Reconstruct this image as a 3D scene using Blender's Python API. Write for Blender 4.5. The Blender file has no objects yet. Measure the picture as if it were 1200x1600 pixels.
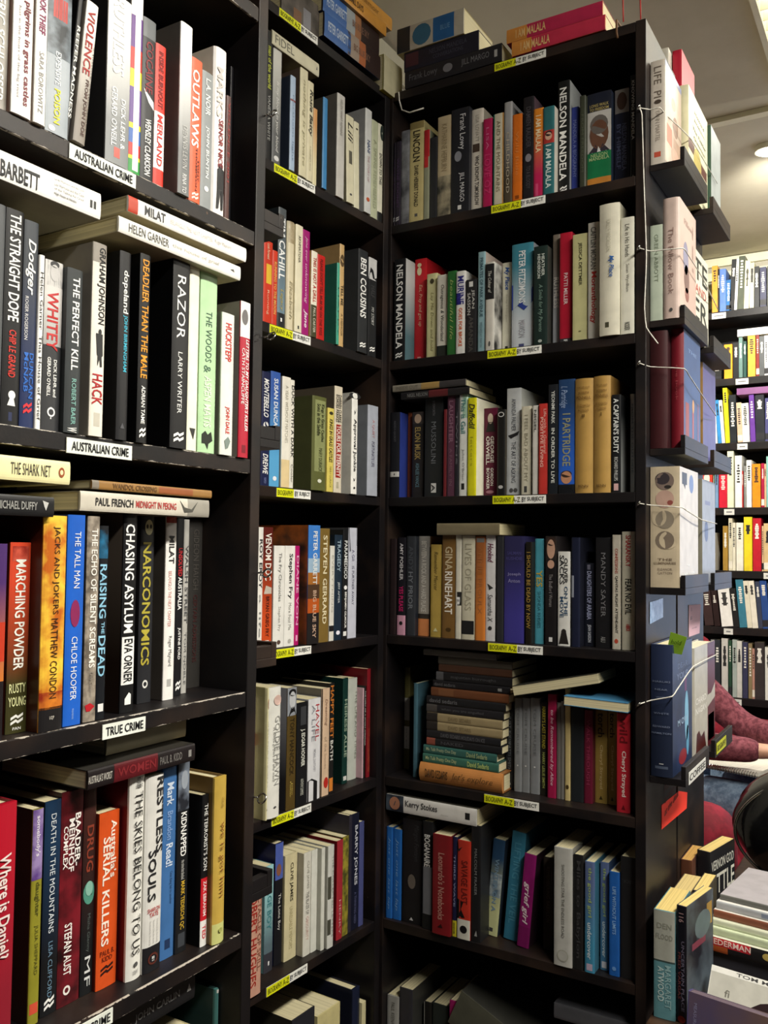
import bpy, bmesh, math, random
from mathutils import Vector, Matrix
random.seed(7)
SC = bpy.context.scene
COL = SC.collection
PI = math.pi

# ---------------------------------------------------------------- camera
EYE = Vector((0, 0, 1.5))
FPX = 1384.0                                   # focal length in pixels of the 1200x1600 frame
YAW, PITCH, ROLL = math.radians(31.144), math.radians(2.406), math.radians(0.708)
FW = Vector((-math.sin(YAW)*math.cos(PITCH), math.cos(YAW)*math.cos(PITCH), math.sin(PITCH)))
_r0 = Vector((math.cos(YAW), math.sin(YAW), 0)); _u0 = _r0.cross(FW)
RT = _r0*math.cos(ROLL) + _u0*math.sin(ROLL)
UP = _u0*math.cos(ROLL) - _r0*math.sin(ROLL)
cd = bpy.data.cameras.new('camera'); cam = bpy.data.objects.new('camera', cd); COL.objects.link(cam)
cd.sensor_fit = 'VERTICAL'; cd.sensor_height = 36; cd.lens = 36*FPX/1600; cd.clip_start = .02
cam.matrix_world = Matrix(((RT.x, UP.x, -FW.x, EYE.x), (RT.y, UP.y, -FW.y, EYE.y), (RT.z, UP.z, -FW.z, EYE.z), (0, 0, 0, 1)))
SC.camera = cam
def ray(px, py): return FW + RT*((px-600)/FPX) - UP*((py-800)/FPX)
def on_x(px, py, X): r = ray(px, py); return EYE + r*(X/r.x)
def on_y(px, py, Y): r = ray(px, py); return EYE + r*(Y/r.y)
def on_z(px, py, Z): r = ray(px, py); return EYE + r*((Z-1.5)/r.z)

# ---------------------------------------------------------------- light and exposure
SC.view_settings.view_transform = 'Standard'; SC.view_settings.look = 'None'
SC.view_settings.gamma = 1; SC.view_settings.use_curve_mapping = False
SC.view_settings.exposure = 0.0
LAMP_NEAR = 108.0        # W, fluorescent fitting over the aisle
LAMP_FAR = 5.0
DOWNLIGHT = 160.0
FILL_LAMP = 45.0
WINDOW = 4.5
w = bpy.data.worlds.new('world'); SC.world = w; w.use_nodes = True
w.node_tree.nodes['Background'].inputs[0].default_value = (.80, .86, 1, 1)
w.node_tree.nodes['Background'].inputs[1].default_value = .025
def area(name, loc, rot, sx, sy, power, col):
    l = bpy.data.lights.new(name, 'AREA'); l.shape = 'RECTANGLE'; l.size = sx; l.size_y = sy; l.energy = power; l.color = col
    o = bpy.data.objects.new(name, l); COL.objects.link(o); o.location = loc; o.rotation_euler = rot; return o
CEIL = 2.96
area('fluorescent_light', (.72, .95, CEIL-.10), (0, 0, 0), .22, 1.9, LAMP_NEAR, (1, .95, .84))
area('fluorescent_light', (-.16, 2.45, CEIL-.10), (0, 0, 0), .22, 1.1, LAMP_FAR, (1, .96, .84))
area('window_daylight', (.36, 4.48, 1.6), (-PI/2, 0, 0), .6, 1.3, WINDOW, (.42, .60, 1))
sp = bpy.data.lights.new('downlight_lamp', 'SPOT'); sp.energy = DOWNLIGHT; sp.spot_size = 2.6; sp.spot_blend = .8; sp.color = (1, .95, .85); sp.shadow_soft_size = .05
so = bpy.data.objects.new('downlight_lamp', sp); COL.objects.link(so); so.location = (-.45, 3.37, CEIL-.04); so.rotation_euler = (math.radians(40), 0, 0)

pl = bpy.data.lights.new('fill_lamp', 'POINT'); pl.energy = FILL_LAMP; pl.shadow_soft_size = .12; pl.color = (1, .95, .85)  # unseen fill lamp, added to lighten the ceiling and end panels
po_ = bpy.data.objects.new('fill_lamp', pl); COL.objects.link(po_); po_.location = (1.5, 3.2, 2.45)

# ---------------------------------------------------------------- materials
def lin(h):
    h = h.lstrip('#')
    if len(h) == 3: h = ''.join(c*2 for c in h)
    v = [int(h[i:i+2], 16)/255 for i in (0, 2, 4)]
    return tuple(c/12.92 if c <= .04045 else ((c+.055)/1.055)**2.4 for c in v)
_mats = {}
def mat(key, rough=.42):
    """'rrggbb' plain paper; 'n:col1:col2:scale' two colours mottled; 'g:top:bottom' colour fade along the spine"""
    k = (key, rough)
    if k in _mats: return _mats[k]
    m = bpy.data.materials.new('print_' + key.replace(':', '_')); m.use_nodes = True
    nt = m.node_tree; b = nt.nodes['Principled BSDF']; b.inputs['Roughness'].default_value = rough
    b.inputs['Specular IOR Level'].default_value = .35
    tc = nt.nodes.new('ShaderNodeTexCoord'); nz = nt.nodes.new('ShaderNodeTexNoise')
    rp = nt.nodes.new('ShaderNodeValToRGB'); e = rp.color_ramp.elements
    if key.startswith('n:'):
        _, a, c, s = key.split(':'); nz.inputs['Scale'].default_value = float(s); nz.inputs['Detail'].default_value = 6
        nt.links.new(tc.outputs['Object'], nz.inputs['Vector']); nt.links.new(nz.outputs['Fac'], rp.inputs['Fac'])
        e[0].position = .38; e[1].position = .62; e[0].color = (*lin(a), 1); e[1].color = (*lin(c), 1)
    elif key.startswith('g:'):
        _, a, c = key.split(':'); sx = nt.nodes.new('ShaderNodeSeparateXYZ'); nt.links.new(tc.outputs['Generated'], sx.inputs[0])
        nt.links.new(sx.outputs['Z'], rp.inputs['Fac']); e[0].color = (*lin(c), 1); e[1].color = (*lin(a), 1); e[0].position = .25; e[1].position = .8
    else:
        c = lin(key); nz.inputs['Scale'].default_value = 34; nz.inputs['Detail'].default_value = 3
        nt.links.new(tc.outputs['Object'], nz.inputs['Vector']); nt.links.new(nz.outputs['Fac'], rp.inputs['Fac'])
        e[0].position = .3; e[1].position = .6
        e[0].color = (*[v*.88 for v in c], 1); e[1].color = (*[min(1, v*1.03) for v in c], 1)
    nt.links.new(rp.outputs['Color'], b.inputs['Base Color'])
    _mats[k] = m; return m
def pages_mat(hexc):
    k = ('pages', hexc)
    if k in _mats: return _mats[k]
    m = bpy.data.materials.new('pages_' + hexc); m.use_nodes = True; nt = m.node_tree; b = nt.nodes['Principled BSDF']
    b.inputs['Roughness'].default_value = .9; b.inputs['Specular IOR Level'].default_value = .1
    tc = nt.nodes.new('ShaderNodeTexCoord'); mp = nt.nodes.new('ShaderNodeMapping'); mp.inputs['Scale'].default_value = (900, 3, 3)
    nz = nt.nodes.new('ShaderNodeTexNoise'); nz.inputs['Scale'].default_value = 1; rp = nt.nodes.new('ShaderNodeValToRGB'); e = rp.color_ramp.elements
    c = lin(hexc); e[0].position = .3; e[1].position = .65; e[0].color = (*[v*.72 for v in c], 1); e[1].color = (*c, 1)
    nt.links.new(tc.outputs['Object'], mp.inputs[0]); nt.links.new(mp.outputs[0], nz.inputs['Vector']); nt.links.new(nz.outputs['Fac'], rp.inputs['Fac']); nt.links.new(rp.outputs[0], b.inputs['Base Color'])
    _mats[k] = m; return m
def surf(name, c1, c2, scale=6, rough=.5, bump=0, stretch=(1, 1, 1), lo=.4, hi=.62, metal=0, spec=.4, coat=0):
    if name in _mats: return _mats[name]
    m = bpy.data.materials.new(name); m.use_nodes = True; nt = m.node_tree; b = nt.nodes['Principled BSDF']
    b.inputs['Roughness'].default_value = rough; b.inputs['Metallic'].default_value = metal; b.inputs['Specular IOR Level'].default_value = spec
    b.inputs['Coat Weight'].default_value = coat; b.inputs['Coat Roughness'].default_value = .08
    tc = nt.nodes.new('ShaderNodeTexCoord'); mp = nt.nodes.new('ShaderNodeMapping'); mp.inputs['Scale'].default_value = stretch
    nz = nt.nodes.new('ShaderNodeTexNoise'); nz.inputs['Scale'].default_value = scale; nz.inputs['Detail'].default_value = 8; nz.inputs['Roughness'].default_value = .65
    rp = nt.nodes.new('ShaderNodeValToRGB'); e = rp.color_ramp.elements; e[0].position = lo; e[1].position = hi
    e[0].color = (*lin(c1), 1); e[1].color = (*lin(c2), 1)
    nt.links.new(tc.outputs['Object'], mp.inputs[0]); nt.links.new(mp.outputs[0], nz.inputs['Vector']); nt.links.new(nz.outputs['Fac'], rp.inputs['Fac']); nt.links.new(rp.outputs[0], b.inputs['Base Color'])
    if bump:
        bp = nt.nodes.new('ShaderNodeBump'); bp.inputs['Strength'].default_value = bump; bp.inputs['Distance'].default_value = .002
        nt.links.new(nz.outputs['Fac'], bp.inputs['Height']); nt.links.new(bp.outputs[0], b.inputs['Normal'])
    _mats[name] = m; return m
def painted_wood(edge=False):
    """near-black gloss paint on brown timber, chipped pale where the noise peaks"""
    m = bpy.data.materials.new('worn_shelf' if edge else 'painted_wood'); m.use_nodes = True; nt = m.node_tree; b = nt.nodes['Principled BSDF']
    b.inputs['Roughness'].default_value = .46; b.inputs['Specular IOR Level'].default_value = .35
    tc = nt.nodes.new('ShaderNodeTexCoord')
    n1 = nt.nodes.new('ShaderNodeTexNoise'); n1.inputs['Scale'].default_value = 7; n1.inputs['Detail'].default_value = 5
    n2 = nt.nodes.new('ShaderNodeTexNoise'); n2.inputs['Scale'].default_value = 60; n2.inputs['Detail'].default_value = 8; n2.inputs['Roughness'].default_value = .75
    r1 = nt.nodes.new('ShaderNodeValToRGB'); e = r1.color_ramp.elements
    e[0].position = .46; e[0].color = (*lin('131012'), 1); e[1].position = .72; e[1].color = (*lin('33261f'), 1)
    r2 = nt.nodes.new('ShaderNodeValToRGB'); e = r2.color_ramp.elements
    e[0].position = .70; e[0].color = (0, 0, 0, 1); e[1].position = .73; e[1].color = (1, 1, 1, 1)
    mx = nt.nodes.new('ShaderNodeMixRGB'); mx.inputs[2].default_value = (*lin('a89f94'), 1)
    for n in (n1, n2): nt.links.new(tc.outputs['Object'], n.inputs['Vector'])
    nt.links.new(n1.outputs['Fac'], r1.inputs[0]); nt.links.new(n2.outputs['Fac'], r2.inputs[0])
    nt.links.new(r2.outputs[0], mx.inputs[0]); nt.links.new(r1.outputs[0], mx.inputs[1]); nt.links.new(mx.outputs[0], b.inputs['Base Color'])
    if edge:                                    # paint rubbed off along the arrises of the front edge
        sx = nt.nodes.new('ShaderNodeSeparateXYZ'); nt.links.new(tc.outputs['Generated'], sx.inputs[0])
        def mth(op, a, b_):
            n = nt.nodes.new('ShaderNodeMath'); n.operation = op
            for k, v in enumerate((a, b_)):
                if isinstance(v, (int, float)): n.inputs[k].default_value = v
                elif v is not None: nt.links.new(v, n.inputs[k])
            return n.outputs[0]
        dz = mth('ABSOLUTE', mth('SUBTRACT', sx.outputs['Z'], .5), None)
        n3 = nt.nodes.new('ShaderNodeTexNoise'); n3.inputs['Scale'].default_value = 38; n3.inputs['Detail'].default_value = 7; n3.inputs['Roughness'].default_value = .7
        nt.links.new(tc.outputs['Object'], n3.inputs['Vector'])
        rim = mth('MULTIPLY', mth('GREATER_THAN', mth('ADD', dz, mth('MULTIPLY', n3.outputs['Fac'], .45)), .71), mth('LESS_THAN', sx.outputs['Y'], .014))
        m2 = nt.nodes.new('ShaderNodeMixRGB'); m2.inputs[2].default_value = (*lin('b9b1a6'), 1); nt.links.new(rim, m2.inputs[0]); nt.links.new(mx.outputs[0], m2.inputs[1])
        n4 = nt.nodes.new('ShaderNodeTexNoise'); n4.inputs['Scale'].default_value = 5; n4.inputs['Detail'].default_value = 3; nt.links.new(tc.outputs['Object'], n4.inputs['Vector'])
        bare = mth('MULTIPLY', mth('GREATER_THAN', n4.outputs['Fac'], .60), mth('LESS_THAN', sx.outputs['Y'], .014))
        m3 = nt.nodes.new('ShaderNodeMixRGB'); m3.inputs[2].default_value = (*lin('5d4534'), 1); nt.links.new(mth('MULTIPLY', bare, .8), m3.inputs[0]); nt.links.new(m2.outputs[0], m3.inputs[1])
        nt.links.new(m3.outputs[0], b.inputs['Base Color'])
    bp = nt.nodes.new('ShaderNodeBump'); bp.inputs['Strength'].default_value = .25; bp.inputs['Distance'].default_value = .001
    nt.links.new(n2.outputs['Fac'], bp.inputs['Height']); nt.links.new(bp.outputs[0], b.inputs['Normal'])
    return m
WOOD = painted_wood(); SHELF = painted_wood(True)
BACK = surf('back_board', '0f0e12', '17161b', 9, .6)
def glow(name, col, strength):
    m = bpy.data.materials.new(name); m.use_nodes = True; nt = m.node_tree; b = nt.nodes['Principled BSDF']
    b.inputs['Emission Color'].default_value = (*col, 1); b.inputs['Emission Strength'].default_value = strength
    b.inputs['Base Color'].default_value = (.8, .8, .8, 1); return m

# ---------------------------------------------------------------- mesh helpers
def link(name, verts, faces, mats, parent=None, idx=None, smooth=False, matrix=None):
    me = bpy.data.meshes.new(name); me.from_pydata(verts, [], faces); 
    for m in mats: me.materials.append(m)
    if idx: me.polygons.foreach_set('material_index', idx)
    if smooth: me.polygons.foreach_set('use_smooth', [True]*len(faces))
    me.update(); o = bpy.data.objects.new(name, me); COL.objects.link(o)
    if parent: o.parent = parent
    if matrix is not None: o.matrix_local = matrix
    return o
class MB:
    def __init__(s): s.v = []; s.f = []; s.i = []; s.m = []
    def mi(s, m):
        if m not in s.m: s.m.append(m)
        return s.m.index(m)
    def add(s, vs, fs, m):
        n = len(s.v); k = s.mi(m); s.v += [tuple(v) for v in vs]; s.f += [tuple(i+n for i in f) for f in fs]; s.i += [k]*len(fs)
    def box(s, x0, x1, y0, y1, z0, z1, m, M=None):
        vs = [Vector((x, y, z)) for x in (x0, x1) for y in (y0, y1) for z in (z0, z1)]
        if M is not None: vs = [M @ v for v in vs]
        s.add(vs, [(0, 1, 3, 2), (4, 6, 7, 5), (0, 4, 5, 1), (2, 3, 7, 6), (0, 2, 6, 4), (1, 5, 7, 3)], m)
    def tube(s, pts, r, m, n=8, caps=True):
        pts = [Vector(p) for p in pts]; rings = []
        rr = r if isinstance(r, (list, tuple)) else [r]*len(pts)
        for i, p in enumerate(pts):
            t = (pts[min(i+1, len(pts)-1)] - pts[max(i-1, 0)]).normalized()
            a = t.orthogonal().normalized() if i == 0 else (pa - t*pa.dot(t)).normalized()
            pa = a; b = t.cross(a)
            rings.append([p + (a*math.cos(2*PI*k/n) + b*math.sin(2*PI*k/n))*rr[i] for k in range(n)])
        vs = [v for g in rings for v in g]
        fs = [(i*n+k, i*n+(k+1) % n, (i+1)*n+(k+1) % n, (i+1)*n+k) for i in range(len(pts)-1) for k in range(n)]
        if caps: fs += [tuple(range(n))[::-1], tuple((len(pts)-1)*n+k for k in range(n))]
        s.add(vs, fs, m)
    def build(s, name, parent=None, smooth=False, matrix=None, bevel=0):
        o = link(name, s.v, s.f, s.m, parent, s.i, smooth, matrix)
        if bevel:
            bm = bmesh.new(); bm.from_mesh(o.data)
            bmesh.ops.bevel(bm, geom=list(bm.edges), offset=bevel, segments=2, affect='EDGES', profile=.6)
            bm.to_mesh(o.data); bm.free()
        return o
def tag(o, label, cat, group=None, kind=None):
    if label: o['label'] = label
    if cat: o['category'] = cat
    if group: o['group'] = group
    if kind: o['kind'] = kind
    return o
def empty(name, M):
    o = bpy.data.objects.new(name, None); o.empty_display_size = .05; COL.objects.link(o)
    o.matrix_world = M if isinstance(M, Matrix) else Matrix.Translation(M); return o
_fonts = {}
def glyphs(text, bold, shear=0):
    k = (text, bold, shear)
    if k not in _fonts:
        cu = bpy.data.curves.new('lettering', 'FONT'); cu.body = text; cu.resolution_u = 2; cu.offset = bold; cu.shear = shear; cu.align_x = 'CENTER' if '\n' in text else 'LEFT'
        ob = bpy.data.objects.new('lettering', cu); me = bpy.data.meshes.new_from_object(ob)
        v = [(a.co.x, a.co.y) for a in me.vertices]; f = [tuple(p.vertices) for p in me.polygons]
        bpy.data.objects.remove(ob); bpy.data.curves.remove(cu); bpy.data.meshes.remove(me)
        if v:
            xs = [a[0] for a in v]; ys = [a[1] for a in v]
            v = [((a[0]-min(xs)), (a[1]-min(ys))) for a in v]; _fonts[k] = (v, f, max(xs)-min(xs), max(ys)-min(ys))
        else: _fonts[k] = (v, f, 1, 1)
    return _fonts[k]

# ---------------------------------------------------------------- printed items on a flat face
# The face is given by place(a, b): a runs down the spine from its top 0..1, b across it 0..1.
def printed(mb, items, H, T, put):
    for it in items:
        it = it.strip()
        if not it: continue
        k = it[0]; p = it[1:].strip().split(' ')
        if k in 'TtIi':                       # lettering running down the spine
            s0, s1, hf = float(p[0]), float(p[1]), p[2]; c = .5
            if '@' in hf: hf, c = hf.split('@'); c = float(c)
            hf = float(hf); col = p[3]; txt = ' '.join(p[4:]).replace('~', '\n')
            v, f, w, h = glyphs(txt, .018 if k in 'TI' else 0, .25 if k in 'Ii' else 0)
            L = (s1-s0)*H; hh = hf*T; m = mat(col, .5)
            vs = [put((c-hf/2)*T + y*hh/h, H - s0*H - x*L/w, .0003) for x, y in v]
            mb.add(vs, f, m)
        elif k == 'H':                        # lettering across the face
            s, wf, lh = float(p[0]), p[1], float(p[2]); c = .5
            if '@' in wf: wf, c = wf.split('@'); c = float(c)
            wf = float(wf); col = p[3]; txt = ' '.join(p[4:]).replace('~', '\n')
            v, f, w, h = glyphs(txt, .012, 0); W = wf*T; hh = lh*H; m = mat(col, .5)
            vs = [put((c-wf/2)*T + x*W/w, H - s*H - hh/2 + y*hh/h, .0003) for x, y in v]
            mb.add(vs, f, m)
        elif k == 'R':                        # printed panel
            s0, s1, c0, c1 = map(float, p[:4]); m = mat(p[4]); n = 10
            vs = []; fs = []
            for j in range(n+1):
                x = (c0+(c1-c0)*j/n)*T
                vs += [put(x, H-s0*H, .00015), put(x, H-s1*H, .00015)]
            fs = [(2*j+1, 2*j+3, 2*j+2, 2*j) for j in range(n)]
            mb.add(vs, fs, m)
        elif k == 'O':                        # printed oval
            s, c, rs, rc = map(float, p[:4]); m = mat(p[4]); n = 16
            vs = [put((c+rc*math.cos(2*PI*j/n))*T, H-(s-rs*math.sin(2*PI*j/n))*H, .00022) for j in range(n)]
            mb.add(vs, [tuple(range(n))], m)
        elif k == 'P':                        # printed polygon  P col s,c s,c ...
            m = mat(p[0]); vs = [put(float(q.split(',')[1])*T, H-float(q.split(',')[0])*H, .00026) for q in p[1:]]
            mb.add(vs, [tuple(range(len(vs)))], m)
        elif k == 'M':                        # publisher's double wave mark
            s, col = float(p[0]), p[1]; m = mat(col, .5); z = .018*H
            for q in (-.55, .45):
                pts = [(.2, 0), (.45, .8), (.55, .3), (.8, 1.1), (.8, .3), (.55, -.5), (.45, 0), (.2, -.8)]
                mb.add([put(x*T, H-s*H+(y-q*1.4)*z, .0003) for x, y in pts], [(0, 7, 6, 1), (1, 6, 5, 2), (2, 5, 4, 3)], m)

GROUPS = {}
def book(M, t, h, d, spine, cover, items, label, group, pages='ddd3ad', hard=False, bulge=None, art=None, name='book', warp=0):
    """upright book: spine on local y=0 facing -y, thickness along x, pages behind"""
    root = empty(name, M); tag(root, label, 'book', group)
    d = max(d, .03)
    b = .0026 if hard else .0012
    ov = .0028 if hard else .0006
    bl = bulge if bulge is not None else (.0035 if hard else .0012); pw = 2 if hard else 4
    prof = lambda x: -bl*(1-abs(2*min(max(x/t, 0), 1)-1)**pw)
    mb = MB(); n = 10; ms = mat(spine)
    vs = []; fs = []
    for j in range(n+1):
        x = t*j/n; y = prof(x)
        vs += [(x, y, 0), (x, y, h), (x, b+.0004, 0), (x, b+.0004, h)]
    for j in range(n):
        q = 4*j; fs += [(q, q+4, q+5, q+1), (q+1, q+5, q+7, q+3), (q, q+2, q+6, q+4), (q+2, q+3, q+7, q+6)]
    fs += [(0, 1, 3, 2), (4*n, 4*n+2, 4*n+3, 4*n+1)]
    mb.add(vs, fs, ms)
    ek = bl*(.45 if hard else .22)
    printed(mb, items, h, t, lambda x, z, e: (x, prof(x)-e-(ek if e > .00018 else 0), z))
    mb.build('spine', root)
    mb = MB(); mc = mat(cover)
    y0 = b+.0004; U = [(0, y0), (0, d), (b, d), (b, y0+b), (t-b, y0+b), (t-b, d), (t, d), (t, y0)]; n = 8
    mb.add([(x, y, 0) for x, y in U] + [(x, y, h) for x, y in U], [(i, (i+1) % n, n+(i+1) % n, n+i) for i in range(n)] + [(n, n+1, n+2, n+3), (n, n+3, n+4, n+7), (n+4, n+5, n+6, n+7), (3, 2, 1, 0), (7, 4, 3, 0), (7, 6, 5, 4)], mc)
    if art: printed(mb, art, h, d, lambda x, z, e: (t+e, x, z))
    mb.build('cover', root)
    mb = MB(); mb.box(b, t-b, y0+b+.0002, d-ov, ov, h-ov, pages_mat(pages)); mb.build('page_block', root)
    return root

# ---------------------------------------------------------------- bookcases
class Case:
    def __init__(s, O, ang, D=.2):
        s.D = D; s.M = Matrix.Translation(O) @ Matrix.Rotation(ang, 4, 'Z'); s.I = s.M.inverted()
        s.e = s.I @ EYE; s.R = s.I.to_3x3()
    def hit(s, px, py, o=0):                   # pixel -> (u, z) on the plane o metres in front of the shelf edge
        r = s.R @ ray(px, py); k = (-o - s.e.y)/r.y; p = s.e + r*k; return p.x, p.z
    def out(s, px, py, u):                     # how far in front of the shelf edge the sight line meets the plane x = u
        r = s.R @ ray(px, py); k = (u - s.e.x)/r.x; return -(s.e.y + r.y*k)
    def pix(s, u, o, z):
        p = s.M @ Vector((u, -o, z)) - EYE; k = p.dot(FW); return 600+FPX*p.dot(RT)/k, 800-FPX*p.dot(UP)/k
B_ANG = math.radians(87.31)
CA = Case(Vector((-.775, 0, 0)), PI/2, .25)
CB = Case(Vector((-1.02, 1.428, 0)), B_ANG, .215)
CC = Case(Vector((0, 1.675, 0)), 0, .24)
LV = [1.5+z for z in (1.025, .7225, .417, .1142, -.187, -.494, -.7985, -1.10)]     # shelf tops, middle and right case
LA = [1.5+z for z in (.748, .433, .1195, -.194, -.5114, -.826)]
def build_case(case, label, u0, u1, depth, levels, top, group=None, tu=.02, st=.0195, tags=(), base=.06, sm=None):
    root = empty('bookcase', case.M); tag(root, label, 'bookcase', group)
    for a, b in ((u0, u0+tu), (u1-tu, u1)):
        m = MB(); m.box(a, b, 0, depth, 0, top, WOOD); m.build('side_panel', root, bevel=.0015)
    m = MB(); m.box(u0+tu, u1-tu, depth-.008, depth-.002, base, top-.002, BACK); m.build('back_panel', root)
    shelves = []
    for z in levels:
        m = MB(); m.box(u0+tu+.0004, u1-tu-.0004, .0008, depth-.009, z-st, z, sm or WOOD); s = m.build('shelf', root, bevel=.0012); shelves.append(s)
    m = MB(); m.box(u0+tu+.0004, u1-tu-.0004, .012, .03, 0, base, WOOD); m.build('plinth', root)
    return root, shelves
def shelf_tag(case, shelf, z, xl, xr, words, split=None, hgt=.0165, drop=.002, col='f4f4ee', ycol='e6ea1e'):
    """paper label on the shelf's front edge"""
    y = case.pix(case.hit(xl, 800)[0], 0, z)[1]
    u0 = case.hit(xl, y)[0]; u1 = case.hit(xr, case.pix(u0, 0, z)[1])[0]
    _, y1 = case.pix(u1, 0, z); u1 = case.hit(xr, y1)[0]
    mb = MB(); m = mat(col); W = u1-u0; z1 = z-drop; z0 = z1-hgt
    mb.box(u0, u1, -.0007, .0004, z0, z1, m)
    put = lambda a, b_: None
    if split:
        mb.box(u0, u0+W*split, -.0009, -.0006, z0, z1, mat(ycol))
    x = u0
    for a, b, txt, dark in words:
        v, f, w, h = glyphs(txt, .015, 0)
        mb.add([(u0+W*a+X*W*(b-a)/w, -.0013, z0+hgt*.2+Y*hgt*.6/h) for X, Y in v], f, mat(dark, .6))
    mb.build('shelf_label', shelf)

# ---------------------------------------------------------------- rows of books
LABELS = {}
def final_label(lab, where):
    s = (lab + ' ' + where).strip()
    LABELS.setdefault(s, 0); LABELS[s] += 1
    return s
def row(case, z, text, where, group, base=-.004, d=.135, omin=-.05, omax=.003, umin=None, umax=None):
    """each line: xl,xr,ytop[,k=v] | spine | cover | label | printed items
    xl, xr, ytop: where the spine's edges and top fall in the photograph; thickness, height and setback follow"""
    pu = umin; po = base; pxr = None
    for ln in text.strip().split('\n'):
        if not ln.strip() or ln.startswith('#'): continue
        geo, spine, cover, lab, items = [q.strip() for q in (ln + '|||').split('|')[:5]]
        g = geo.split(','); xl, xr, yt = map(float, g[:3]); kv = dict(q.split('=') for q in g[3:])
        cover = cover or spine
        o = float(kv['o']) if 'o' in kv else None
        if 'yb' in kv:
            r = case.R @ ray((xl+xr)/2, float(kv['yb'])); o = max(-.11, min(.004, -(case.e.y + r.y*(z-case.e.z)/r.z))); base = o
        yb_ = case.pix(case.hit(xl, yt+130)[0], base, z)[1]; ym = (yt+yb_)/2
        if o is None:
            if pu is not None and pxr is not None and abs(xl-pxr) >= 2.5:
                o = min(max(case.out(xl, ym, pu+.0004), omin), omax)
            else: o = min(omax, po + (base-po)*.35 + random.uniform(-.0025, .0015))
        u0, u1 = case.hit(xl, ym, o)[0], case.hit(xr, ym, o)[0]
        lean = float(kv.get('lean', 0))
        if pu is not None and not lean: u0 = max(u0, pu+.0005)
        if u1-u0 < .005: u1 = u0+.005
        if umax is not None and u1 > umax: u1 = umax; u0 = min(u0, umax-.006)
        xc = (xl+xr)/2; h = case.hit(xc, yt, o)[1]-z
        t = u1-u0; dd = min(float(kv.get('d', d)), case.D-.014+o); hard = 'hard' in kv
        M = case.M @ Matrix.Translation((u0, -o, z+.0004))
        if lean:
            a = math.radians(lean); h = h/math.cos(a) if h > 0 else .2
            px = t if lean > 0 else 0
            sh = -math.tan(a)*h/2
            M = case.M @ Matrix.Translation((u0+sh+px, -o, z+.0006)) @ Matrix.Rotation(a, 4, 'Y') @ Matrix.Translation((-px, 0, 0))
        book(M, t, h, dd, spine, cover, items.split(';'), final_label(lab, where), group, kv.get('pg', 'ddd3ad'), hard,
             float(kv['b']) if 'b' in kv else None)
        pu = u1 if not lean else max(pu or u1, case.hit(xr, ym, o)[0]); po = o; pxr = xr
def lying(case, text, where, group):
    """books lying flat, spine to the front: xl,ytop_l,xr,thickness_px[,k=v] | spine | cover | label | items"""
    prev = None
    for ln in text.strip().split('\n'):
        if not ln.strip(): continue
        geo, spine, cover, lab, items = [q.strip() for q in (ln + '|||').split('|')[:5]]
        g = geo.split(','); xl, yt, xr, th = map(float, g[:4]); kv = dict(q.split('=') for q in g[4:])
        o = float(kv.get('o', -.004)); u0, z1 = case.hit(xl, yt, o); z0 = case.hit(xl, yt+th, o)[1]
        if 'z' in kv: t = z1-z0; z0 = float(kv['z']); z1 = z0+t
        if 'on' in kv: t = (z1-z0)*.955; z0 = prev; z1 = z0+t             # rests on the book before it
        prev = z1+.0005
        yaw = math.radians(float(kv.get('yaw', 0))); tilt = math.radians(float(kv.get('tilt', 0)))
        yr = case.pix(case.hit(xr, yt)[0], o, z1)[1]; u1 = case.hit(xr, yr, o)[0]; u1 = case.hit(xr, case.pix(u1, o, z1)[1], o)[0]
        L = (u1-u0)/math.cos(yaw); t = z1-z0
        rev = Matrix.Translation((L, float(kv.get('d', .14)), 0)) @ Matrix.Rotation(PI, 4, 'Z') if 'rev' in kv else Matrix.Identity(4)       # fore-edge to the front
        M = case.M @ Matrix.Translation((u0, -o, z0+.0003)) @ Matrix.Rotation(yaw, 4, 'Z') @ Matrix.Rotation(-tilt, 4, 'Y') @ rev @ Matrix.Rotation(-PI/2, 4, 'Y') @ Matrix.Translation((0, 0, -L))
        book(M, t, L, float(kv.get('d', .14)), spine, cover or spine, items.split(';'), final_label(lab, where), group, kv.get('pg', 'ddd3ad'), 'hard' in kv,
             float(kv['b']) if 'b' in kv else None)

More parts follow.
